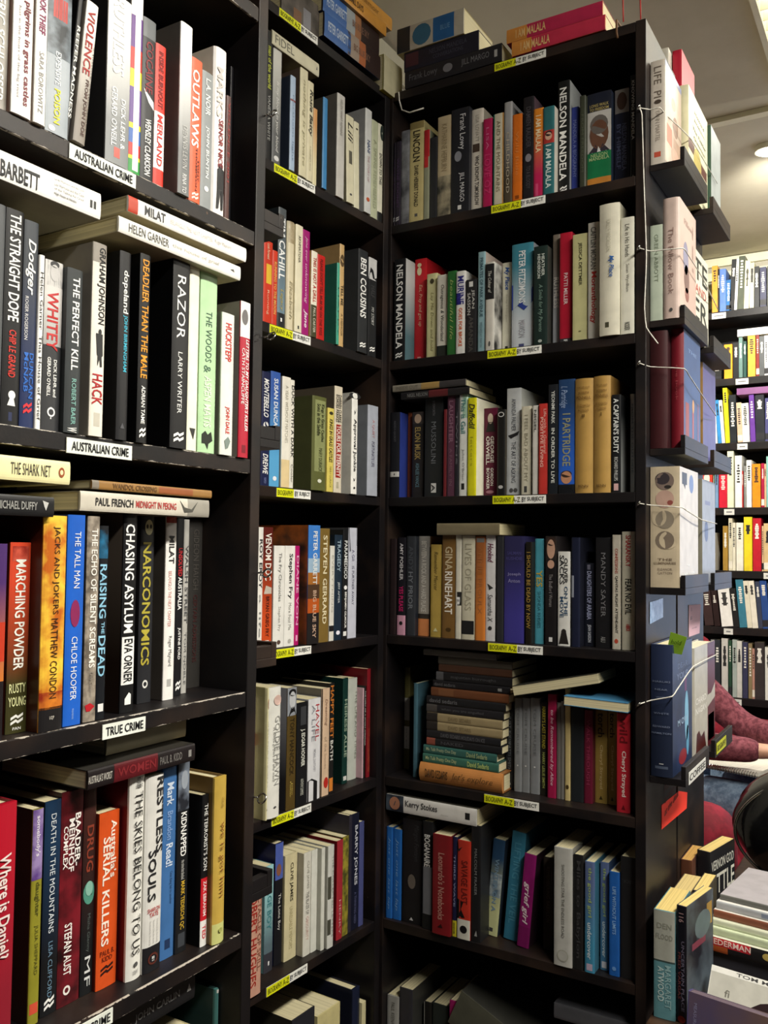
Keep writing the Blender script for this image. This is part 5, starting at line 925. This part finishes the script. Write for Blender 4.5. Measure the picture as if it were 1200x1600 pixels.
# ---------------------------------------------------------------- far wall of shelves
CE = Case(Vector((0, 4.30, 0)), 0)
LE = [1.5+z for z in (1.126, .809, .509, .21, -.079, -.337, -.654, -.98)]
rootE, shE = build_case(CE, 'long dark wall of bookshelves at the far right end of the shop', -1.25, -.02, .22, LE, 1.5+1.128, st=.033)
for i, (a, b_) in enumerate(((1113, 1135), (1150, 1170), (1152, 1168), (1131, 1147), (1192, 1204), (1130, 1144), (1133, 1157))):
    z = LE[i]; u0 = CE.hit(a, 700)[0]; u1 = CE.hit(b_, 700)[0]; mb = MB(); mb.box(u0, u1, -.001, .0006, z-.033, z-.006, mat('dcdcd6')); 
    mb.box(u0+.01, u1-.01, -.0014, -.001, z-.022, z-.017, mat('77777a')); mb.build('shelf_label', shE[i])
FAR = [   # xl, xr, ytop, colour, lean
 [(1112,1121,415,'e09a3c',0),(1121,1124,420,'1c1c1e',0),(1124,1134,420,'5a7cc0',0),(1134,1142,437,'2a6aa8',0),(1141,1149,405,'26282a',3),(1148,1153,405,'f2f0ea',3),(1153,1163,400,'4a5040',2),(1163,1171,407,'ece6b8',2),(1171,1178,410,'c9c4a0',1),(1178,1186,416,'202224',0),(1187,1197,417,'2a2c4c',0),(1198,1210,415,'33342c',0),(1211,1224,417,'8a6a4a',0),(1225,1240,420,'dcd8cc',0)],
 [(1100,1112,565,'7a2a2c',0),(1113,1127,568,'222',0),(1131,1144,538,'eda92a',0),(1145,1154,535,'1f2022',0),(1154,1160,527,'6a8a84',0),(1161,1166,533,'2a5048',0),(1168,1180,522,'efa63c',0),(1181,1186,523,'8a2a22',0),(1186,1194,525,'55585a',0),(1194,1200,524,'e0dedc',0),(1201,1214,528,'8a4a4a',0),(1215,1230,522,'3a4a6a',0)],
 [(1110,1116,617,'5a6a60',-3),(1115,1119,627,'f0f0ee',-3),(1119,1125,625,'3a8fd0',-4),(1125,1130,625,'f2efe6',-4),(1131,1138,606,'f2e21f',-3),(1139,1150,617,'1f2428',-1),(1151,1159,629,'d9b89a',-2),(1159,1170,630,'f2efe6',-2),(1171,1179,617,'6a3a9a',-2),(1180,1194,617,'24262e',-1),(1195,1203,622,'4a4a7a',0),(1204,1218,620,'c9a03a',0),(1219,1236,625,'8a8a84',0)],
 [(1095,1113,733,'d8402e',0),(1114,1116,735,'3a6a4a',0),(1117,1122,735,'7a9ac0',0),(1123,1136,734,'d01f38',0),(1136,1146,705,'e6e6c8',0),(1148,1159,712,'f0efe9',0),(1159,1161,736,'c03030',0),(1162,1166,728,'8a8c8a',0),(1166,1174,719,'f4f3ec',0),(1175,1188,725,'f0921f',0),(1189,1194,724,'b01f44',0),(1194,1197,725,'e0b08a',0),(1197,1212,713,'8ac0b4',0),(1213,1230,720,'e8e4da',0)],
 [(1129,1137,822,'a8843a',0),(1138,1144,810,'d8d2b8',0),(1144,1149,817,'e2ddc8',0),(1150,1161,817,'ece8da',0),(1162,1175,808,'f0d42a',0),(1176,1189,810,'c01f30',0),(1190,1193,822,'d9b08a',0),(1193,1206,818,'d0b484',0),(1207,1220,812,'3a6a8a',0),(1221,1236,815,'e0dccf',0)],
 [(1098,1112,922,'3a2a2a',-6),(1113,1122,922,'2a1c1c',-6),(1124,1142,918,'eceae6',-6),(1142,1152,920,'1f1f20',-6),(1152,1164,906,'3a7a90',-5),(1164,1172,908,'dcd6c2',-5),(1172,1181,908,'e6e0d0',-5),(1182,1189,909,'3a4054',-4),(1189,1200,908,'2a4a8a',-4),(1201,1212,912,'8a8a80',-3),(1213,1230,910,'c9a03a',0)],
 [(1110,1115,1000,'8a8a8a',0),(1116,1125,1000,'33363c',0),(1127,1137,998,'cfccc6',0),(1138,1143,1001,'2a4a38',0),(1144,1151,1000,'a8b4ae',0),(1151,1159,1002,'d0cfc8',0),(1160,1168,1004,'3a3c58',0),(1169,1175,1006,'8a7a5a',0),(1175,1179,1014,'b88a7a',0),(1179,1194,1004,'3a3434',0),(1195,1206,1012,'dcdcd4',0),(1207,1222,1005,'3a6a4a',0)]]
mb = MB(); PG = pages_mat('ddd3ad')
for i, rw in enumerate(FAR):
    z = LE[i]
    for xl, xr, yt, c, lean in rw:
        ym = (yt + CE.pix(CE.hit(xl, 700)[0], 0, z)[1])/2
        u0 = CE.hit(xl, ym)[0]+.0005; u1 = CE.hit(xr, ym)[0]-.0005; h = CE.hit((xl+xr)/2, yt)[1]-z
        a = math.radians(lean); t = u1-u0; y0 = 4.306
        if lean: M = Matrix.Translation((u0+(t if lean > 0 else 0)-math.tan(a)*h/2, y0, z+.001)) @ Matrix.Rotation(a, 4, 'Y') @ Matrix.Translation((-(t if lean > 0 else 0), 0, 0))
        else: M = Matrix.Translation((u0, y0, z+.001))
        mb.box(0, t, 0, .0016, 0, h, mat(c), M); mb.box(0, .0015, .0016, .14, 0, h, mat(c), M); mb.box(t-.0015, t, .0016, .14, 0, h, mat(c), M)
        mb.box(.0016, t-.0016, .0016, .139, .002, h-.003, PG, M)
        lum = sum(lin(c))/3; ink = '2a2a2c' if lum > .3 else 'e9e6dc'
        rnd = random.Random(int(xl*7+yt)); s0 = .08+rnd.random()*.1; s1 = s0+.3+rnd.random()*.3
        for q in range(rnd.randint(5, 11)):           # rows of small print down the spine
            a0 = (s0+(s1-s0)*q/11); w_ = .25+.3*rnd.random()
            mb.add([M @ Vector((t*(.5-w_/2), -.0006, h*(1-a0))), M @ Vector((t*(.5+w_/2), -.0006, h*(1-a0))), M @ Vector((t*(.5+w_/2), -.0006, h*(1-a0-.03))), M @ Vector((t*(.5-w_/2), -.0006, h*(1-a0-.03)))], [(0, 1, 2, 3)], mat(ink, .5))
        if rnd.random() < .5: mb.add([M @ Vector((0, -.0004, h*.18)), M @ Vector((t, -.0004, h*.18)), M @ Vector((t, -.0004, h*.04)), M @ Vector((0, -.0004, h*.04))], [(0, 1, 2, 3)], mat(rnd.choice(['e6e0d0', '2a2a2e', c, c]), .5))
rnd = random.Random(11); PAL = ['d9d5c6', '2a2c33', 'b0342c', '3a5f8a', 'c9a23a', '8a8c88', 'e6e2d6', '4a3a5a', '2f5a48', '6a4030']
for i, rw in enumerate(FAR):                          # the same rows carried on along the shelf to either side
    z = LE[i]; a0 = CE.hit(rw[0][0], 700)[0]-.012; b0 = CE.hit(rw[-1][1], 700)[0]+.012
    for lo, hi in ((-1.225, a0), (b0, -.05)):
        x = lo
        while x < hi-.04:
            t = rnd.uniform(.015, .036); h = rnd.uniform(.17, .215); c = rnd.choice(PAL)
            mb.box(x, x+t, 4.308, 4.31, z+.001, z+h, mat(c)); mb.box(x, x+.0015, 4.31, 4.44, z+.001, z+h, mat(c)); mb.box(x+t-.0015, x+t, 4.31, 4.44, z+.001, z+h, mat(c)); mb.box(x+.0016, x+t-.0016, 4.31, 4.438, z+.002, z+h-.003, PG)
            mb.box(x+t*.35, x+t*.65, 4.3074, 4.3079, z+h*.35, z+h*.85, mat('e9e6dc' if sum(lin(c)) < .9 else '2a2a2c', .5)); x += t+.001
for (xl, xr, y0p, y1p, c) in ((1152, 1240, 515, 526, 'e8e6e0'), (1151, 1240, 607, 617, '8a5a8a')):
    a = CE.hit(xl, y1p); b_ = CE.hit(xr, y1p); z1 = CE.hit(xl, y0p)[1]; mb.box(a[0], b_[0], 4.303, 4.44, a[1], z1, mat(c))
for k, c in enumerate(('1f1f22', 'b8b4aa', '6a5a5a')): mb.box(-.9, -.62+.1*k, 4.305, 4.45, LE[6]-.34+.045*(2-k), LE[6]-.34+.045*(2-k)+.043, mat(c))
tag(mb.build('far_books'), 'rows of small mixed books filling the far wall of shelves', 'books', None, 'stuff')

# ---------------------------------------------------------------- table with piled books
TZ = 1.5-.835
r = empty('table', Vector((-.10, 2.14, 0))); tag(r, 'dark wooden table crowded with books at the lower right', 'table')
TW = surf('table_wood', '2e2119', '4a3527', 4, .4, stretch=(1, 10, 1))
m = MB(); m.box(-.325, .45, -.56, .62, TZ-.03, TZ, TW); m.build('table_top', r, bevel=.003)
for x in (-.29, .40):
    for y in (-.52, .57): m = MB(); m.box(x-.02, x+.02, y-.02, y+.02, 0, TZ-.03, TW); m.build('leg', r)
m = MB(); m.box(-.30, .42, -.53, -.51, TZ-.09, TZ-.03, TW); m.box(-.30, .42, .56, .58, TZ-.09, TZ-.03, TW); m.build('apron', r)
G = 'books on the table'
def tbook(x, y, rz, t, h, d, spine, cover, items, label, art='', z=TZ+.0006, tilt=0, **k):
    M = Matrix.Translation((x, y, z)) @ Matrix.Rotation(math.radians(rz), 4, 'Z') @ Matrix.Rotation(math.radians(tilt), 4, 'X')
    book(M, t, h, d, spine, cover, items.split(';'), label, G, art=art.split(';'), **k)
Y8 = 'd8c07c'
tbook(-.4185, 1.655, 0, .037, .190, .125, '5f8f98', '4a7a84', 'R0 .46 0 1 a8aaa0;R.46 .475 0 1 3a4a48;H.14 .7 .05 8a8c80 DEN;H.24 .8 .05 8a8c80 FLOOD;T.5 .9 .3@.68 8fb4b8 MARGARET;T.52 .84 .3@.34 b9d0d0 ATWOOD', 'upright thick paperback, grey over teal, at the table corner', pages=Y8, warp=1)
tbook(-.3795, 1.66, -10, .018, .204, .125, '16151e', 'n:1c1b24:55606a:14', 'T.06 .14 .5 a8888a 116;T.3 .9 .3@.65 6a6478 UNCERTAIN PLACE;T.4 .8 .3@.3 6a3a3a FRED VARGAS;O.97 .5 .03 .4 8a2a22', 'black upright paperback with a dark glossy cover turned outward', 'O.25 .6 .12 .3 5a6a70;R.36 .42 .2 .7 7a3a4a;R.1 .3 .75 .95 a8843a', pages=Y8)
tbook(-.4205, 1.80, 0, .034, .176, .11, '6a6248', '5a5240', '', 'upright paperback second from the corner, pale page top', pages='cdb77e')
tbook(-.3855, 1.82, 0, .024, .178, .11, '3a3434', '4a4438', '', 'upright paperback with worn cream page top in mid row', pages=Y8)
tbook(-.4368, 1.95, 0, .022, .19, .11, '5a3626', '6a4434', '', 'red brown upright paperback against the end panel', pages='c49a58')
tbook(-.411, 1.985, -12, .028, .205, .13, '17181e', '15161b', '', 'black upright paperback with big LITTLE lettering on its cover', 'H.16 .9 .1 c9c9c0 VERNON GOD;H.36 .95 .2 d2d2c8 LITTLE', pages=Y8)
tbook(-.30, 2.20, -10, .03, .15, .11, '3a7080', '55808a', '', 'teal paperback half hidden by the black LITTLE book', pages='a8843a')
def flat(x, y, rz, t, L, d, z, spine, cover, items, label, **k):
    M = Matrix.Translation((x, y, z)) @ Matrix.Rotation(math.radians(rz), 4, 'Z') @ Matrix.Rotation(-PI/2, 4, 'Y') @ Matrix.Translation((0, 0, -L))
    book(M, t, L, d, spine, cover, items.split(';'), label, G, **k)
z = TZ+.0006
for t, L, d, sx, sy, sp, cv, it, lab in (
 (.036, .30, .16, -.366, 1.83, '2c2a2c', '3a3838', '', 'thick dark flat book hidden under the table pile'),
 (.034, .30, .16, -.364, 1.832, '3a3a42', '4a4a50', '', 'grey flat book second from the bottom of the table pile'),
 (.026, .30, .17, -.368, 1.822, '1c1a1c', 'd0d0c0', 'R0 .16 0 1 a8522a;R0 .3 .45 1 c02834;T.05 .3 .4@.75 f0d0c8 FEDERMAN;O.4 .6 .03 .25 c0a85a', 'flat book with black, red and orange spine in the table pile'),
 (.014, .30, .17, -.362, 1.832, 'c4cfae', 'c9d2b4', '', 'pale green flat book above the black and red one'),
 (.012, .29, .17, -.358, 1.84, 'd4d8c0', 'd0d4bc', '', 'cream green flat book in the middle of the table pile'),
 (.014, .29, .17, -.352, 1.848, '8a5440', 'd8d4cc', '', 'brown spined flat book third from the top'),
 (.014, .28, .17, -.348, 1.856, 'b9bcc0', 'e0ded8', 'R.3 .5 .2 .8 8a94a8', 'white and blue flat book second from the top'),
 (.010, .27, .19, -.343, 1.866, '6a6a66', 'a39fa4', '', 'lilac grey flat book on top of the table pile')):
    flat(sx, sy, -7, t, L, d, z, sp, cv, it, lab); z += t+.0006
# faced forward: local x of the book turned so the front cover meets the camera
def faced(cx, cy, rz, back, t, h, wd, spine, cover, art, label, **k):
    M = Matrix.Translation((cx, cy, TZ+.0012)) @ Matrix.Rotation(math.radians(rz), 4, 'Z') @ Matrix.Rotation(math.radians(-back), 4, 'X') @ Matrix.Rotation(-PI/2, 4, 'Z') @ Matrix.Translation((-t, 0, 0))
    book(M, t, h, wd, spine, cover, [], label, G, art=art.split(';'), **k)
faced(-.338, 1.672, -8, 30, .016, .10, .22, 'd9d7cf', 'c4c2b8', 'R0 .1 0 1 f0efe8;H.05 .6 .06 555 TOM McCARTHY;O.62 .62 .32 .3 2a1a1e;O.6 .55 .07 .05 7a2a34;R.62 .72 .5 .75 b8b0a8;H.4 .04@.15 .12 77756c fi', 'white book with dark oval picture leaning on the flat pile', pages='e6e3d6')
faced(-.352, 1.605, -9, 9, .02, .078, .27, '4a4470', 'n:4a4468:6a5450:5', 't.2 .8 .02@.05 8a88a8 MEASURING', 'violet and brown glossy book in front of the white one', pages='6a5c66')

# ---------------------------------------------------------------- glossy black bag at the far end of the table
BLK = surf('black_vinyl', '0b0b0c', '141415', 14, .16, bump=.5, spec=.6, coat=.5)
r = empty('bag', Vector((-.215, 2.45, TZ))); tag(r, 'large glossy black rounded bag standing behind the table books', 'bag')
mb = MB(); NU, NV = 40, 24; rnd = random.Random(3)
vs = []
for j in range(NV+1):
    v = j/NV; zz = .005+.31*v; prof = (math.sin(PI*min(1, v*.92+.06)))**.55*(1 if v < .5 else 1)
    for i in range(NU):
        a = 2*PI*i/NU; cre = 1+.03*math.sin(5*a+6*v)+.02*math.sin(11*a-9*v)
        vs.append((.20*prof*cre*math.cos(a), .12*prof*cre*math.sin(a), zz))
mb.add(vs, [(j*NU+i, j*NU+(i+1) % NU, (j+1)*NU+(i+1) % NU, (j+1)*NU+i) for j in range(NV) for i in range(NU)] + [tuple(range(NU))[::-1], tuple(NV*NU+i for i in range(NU))], BLK)
mb.build('bag_body', r, True)
m = MB(); m.tube([(-.188*math.sin(PI*(.12+.78*k/24))**.6, -.045-.02*math.sin(PI*k/24), .03+.235*k/24) for k in range(25)], .004, STEEL, 8); m.build('zip', r, True)
for s in (-1, 1): m = MB(); m.tube([(.09*math.cos(a)+.06, s*.035, .26+.10*math.sin(a)) for a in [PI*k/16 for k in range(17)]], .008, BLK, 8); m.build('handle', r, True)

# ---------------------------------------------------------------- red sofa with a seated reader
RUG = surf('red_velour', '6a1020', '8f1a2e', 18, .8, bump=.2)
SOFA = Matrix.Translation((-1.0, 3.5, 0)) @ Matrix.Rotation(math.radians(-14), 4, 'Z')
r = empty('sofa', SOFA); tag(r, 'deep red upholstered sofa in front of the far shelves', 'sofa')
def rounded(name, x0, x1, y0, y1, z0, z1, b, m_):
    m = MB(); m.box(x0, x1, y0, y1, z0, z1, m_); o = m.build(name, r, True, bevel=0)
    bm = bmesh.new(); bm.from_mesh(o.data); bmesh.ops.bevel(bm, geom=list(bm.edges), offset=b, segments=5, affect='EDGES', profile=.5); bm.to_mesh(o.data); bm.free()
    o.data.polygons.foreach_set('use_smooth', [True]*len(o.data.polygons)); return o
rounded('seat_base', -.06, .50, -.55, .55, .10, .30, .03, RUG)
rounded('seat_cushion', .065, .53, -.545, .545, .302, .50, .05, RUG)
rounded('armrest', -.06, .72, -.74, -.56, .08, .775, .08, RUG)
rounded('armrest', -.06, .72, .56, .74, .08, .80, .08, RUG)
rounded('backrest', -.12, .06, -.72, .735, .08, 1.14, .085, RUG)
for x in (-.03, .60):
    for y in (-.66, .66): m = MB(); m.tube([(x, y, 0), (x, y, .10)], [.018, .026], WOOD, 12); m.build('leg', r)

# ---------------------------------------------------------------- the reader
SKIN = surf('skin', 'b98a70', 'c99a80', 10, .5)
DENIM = surf('denim', '566a82', '7d92a8', 40, .85, bump=.3)
KNIT = surf('maroon_knit', '5a2630', '8a4a54', 55, .9, bump=.5)
HAIR = surf('brown_hair', '1c130e', '33241a', 40, .5, stretch=(1, 1, .2))
def skinned(name, pts, edges, root, m, parent, sub=2):
    me = bpy.data.meshes.new(name); bm = bmesh.new(); lay = bm.verts.layers.skin.verify(); V = {}
    for k, (co, rr) in pts.items():
        v = bm.verts.new(co); v[lay].radius = (rr, rr) if not isinstance(rr, tuple) else rr; v[lay].use_root = (k == root); V[k] = v
    for a, b in edges: bm.edges.new((V[a], V[b]))
    bm.to_mesh(me); bm.free()
    o = bpy.data.objects.new(name, me); COL.objects.link(o)
    sk = o.modifiers.new('skin', 'SKIN'); sk.use_smooth_shade = True; sk.branch_smoothing = .4
    ss = o.modifiers.new('sub', 'SUBSURF'); ss.levels = sub; ss.render_levels = sub
    dg = bpy.context.evaluated_depsgraph_get(); n = bpy.data.meshes.new_from_object(o.evaluated_get(dg))
    bpy.data.objects.remove(o); n.name = name; n.materials.clear(); n.materials.append(m)
    n.polygons.foreach_set('use_smooth', [True]*len(n.polygons)); n.polygons.foreach_set('material_index', [0]*len(n.polygons))
    o = bpy.data.objects.new(name, n); COL.objects.link(o); o.parent = parent; return o
pr = empty('person', SOFA @ Matrix.Translation((.14, .06, .03))); tag(pr, 'person in jeans and maroon jumper sitting on the red sofa, notebook on lap', 'person')
P = {'pel': ((0, 0, .59), (.13, .11)), 'sp': ((-.02, 0, .76), (.12, .095)), 'ch': ((-.04, 0, .93), (.135, .095)), 'nk': ((-.03, 0, 1.075), .056), 'hd': ((.01, 0, 1.175), (.088, .10)), 'tp': ((.0, 0, 1.265), (.09, .098)),}
E_ = [('pel', 'sp'), ('sp', 'ch'), ('ch', 'nk'), ('nk', 'hd'), ('hd', 'tp')]
for s, n in ((1, 'l'), (-1, 'r')):
    P.update({'sh'+n: ((-.04, .165*s, 1.02), .056), 'el'+n: ((.20, .235*s, .80), .042), 'wr'+n: ((.43, .13*s, .795), .028), 'pa'+n: ((.49, .10*s, .80), (.032, .018)),
              'hp'+n: ((.06, .09*s, .57), .085), 'kn'+n: ((.49, .115*s, .615), .06), 'cf'+n: ((.49, .12*s, .42), .05), 'an'+n: ((.48, .12*s, .075), .036), 'to'+n: ((.60, .125*s, .02), .032)})
    E_ += [('ch', 'sh'+n), ('sh'+n, 'el'+n), ('el'+n, 'wr'+n), ('wr'+n, 'pa'+n), ('pel', 'hp'+n), ('hp'+n, 'kn'+n), ('kn'+n, 'cf'+n), ('cf'+n, 'an'+n), ('an'+n, 'to'+n)]
    for q, (dy, L) in enumerate(((.027, .052), (.010, .062), (-.008, .058), (-.024, .046))):
        P['f%d' % q+n] = ((.52, (.10+dy*1.1)*s, .803), .0095); P['g%d' % q+n] = ((.52+L*.6, (.095+dy*1.2)*s, .80), .0085); P['h%d' % q+n] = ((.52+L, (.09+dy*1.2)*s, .785), .007)
        E_ += [('pa'+n, 'f%d' % q+n), ('f%d' % q+n, 'g%d' % q+n), ('g%d' % q+n, 'h%d' % q+n)]
    P['ta'+n] = ((.475, .065*s, .81), .011); P['tb'+n] = ((.505, .045*s, .805), .009); E_ += [('pa'+n, 'ta'+n), ('ta'+n, 'tb'+n)]
body = skinned('body', P, E_, 'pel', SKIN, pr, 3)
def grow(keys, dr): return {k: (P[k][0], tuple(r+dr for r in P[k][1]) if isinstance(P[k][1], tuple) else P[k][1]+dr) for k in keys}
J = grow(['pel', 'hpl', 'hpr', 'knl', 'knr', 'cfl', 'cfr', 'anl', 'anr'], .014)
skinned('jeans', J, [e for e in E_ if e[0] in J and e[1] in J], 'pel', DENIM, pr)
K = grow(['sp', 'ch', 'shl', 'shr', 'ell', 'elr', 'wrl', 'wrr'], .014); K['pel'] = ((0, 0, .615), (.165, .145)); K['nb'] = ((-.032, 0, 1.085), .068); K['shl'] = (P['shl'][0], .084); K['shr'] = (P['shr'][0], .084); K['ch'] = (P['ch'][0], (.155, .118)); K['sp'] = (P['sp'][0], (.142, .118))
skinned('jumper', K, [e for e in E_ if e[0] in K and e[1] in K] + [('ch', 'nb')], 'ch', KNIT, pr)
HC = Vector((0, 0, 1.205)); HR = (.098, .078, .122)           # head: pull the grown surface to a skull shape, then a face
for v in body.data.vertices:
    if v.co.z > 1.10:
        d = v.co - HC; q = Vector((d.x/HR[0], d.y/HR[1], d.z/HR[2])); k = q.length or 1
        e = HC + d/k; w_ = min(1, (v.co.z-1.10)/.04)
        jaw = 1-.16*max(0, min(1, (1.19-e.z)/.08)); e.y *= jaw
        if e.x > 0:
            e.x += .024*math.exp(-(e.y/.013)**2-((e.z-1.187)/.020)**2) - .010*math.exp(-((abs(e.y)-.032)/.014)**2-((e.z-1.212)/.013)**2) + .006*math.exp(-(e.y/.02)**2-((e.z-1.145)/.012)**2) + .008*math.exp(-(e.y/.022)**2-((e.z-1.105)/.02)**2)
        v.co = v.co*(1-w_) + e*w_
m = MB(); NU, NV = 36, 22; vs = []
for j in range(NV+1):
    th = PI*j/NV
    for i in range(NU):
        a = 2*PI*i/NU; x, y, z = math.sin(th)*math.cos(a), math.sin(th)*math.sin(a), math.cos(th)
        g = 1.13+.025*math.sin(9*a+4*th)
        if x > .15 and z < .45: g = .80                     # tucked inside the skull over the face
        p_ = HC + Vector((x*HR[0]*g-.012, y*HR[1]*g, z*HR[2]*g))
        if x < .1 and z < -.2: p_.z -= .10*(-z-.2); p_.x -= .01
        vs.append(p_)
m.add(vs, [(j*NU+i, j*NU+(i+1) % NU, (j+1)*NU+(i+1) % NU, (j+1)*NU+i) for j in range(NV) for i in range(NU)], HAIR); m.build('hair', pr, True)
for s in (1, -1):
    m = MB(); m.tube([(.066, .032*s, 1.212), (.0805, .032*s, 1.199)], [.011, .006], mat('f0ece6'), 12); m.tube([(.0795, .032*s, 1.211), (.0825, .032*s, 1.198)], [.005, .004], mat('2a1d16'), 10); m.build('eye', pr, True)
    skinned('shoe', {'a': ((.475, .12*s, .045), .045), 'b': ((.55, .122*s, .02), .042), 'c': ((.625, .126*s, .015), .036)}, [('a', 'b'), ('b', 'c')], 'a', mat('2b2522'), pr)
m = MB(); m.tube([(.080, -.020, 1.146), (.088, -.008, 1.145), (.088, .008, 1.145), (.080, .020, 1.146)], [.003, .005, .005, .003], mat('9a5a50'), 8); m.build('mouth', pr, True)
r = empty('notebook', SOFA @ Matrix.Translation((.36, .06, .742))); tag(r, "open white spiral notebook lying on the seated person's lap", 'notebook')
m = MB(); m.box(.0, .20, -.15, .15, 0, .012, pages_mat('e6e2d4')); m.build('page_block', r)
m = MB(); m.box(-.004, .204, -.155, .155, -.004, -.0005, mat('6a6a66')); m.build('cover', r)
m = MB()
for k in range(22): 
    c = Vector((.19*k/21+.005, -.152, .004)); m.tube([c+Vector((0, .009*math.cos(a), .009*math.sin(a))) for a in [j*2*PI/10 for j in range(11)]], .0012, STEEL, 5)
m.build('spiral', r)

dup = [k for k, v in LABELS.items() if v > 1]
if dup: print('DUPLICATE LABELS', dup)
for o in bpy.data.objects:
    if 'label' in o and not 4 <= len(o['label'].split()) <= 16: print('LABEL LENGTH', len(o['label'].split()), o['label'])
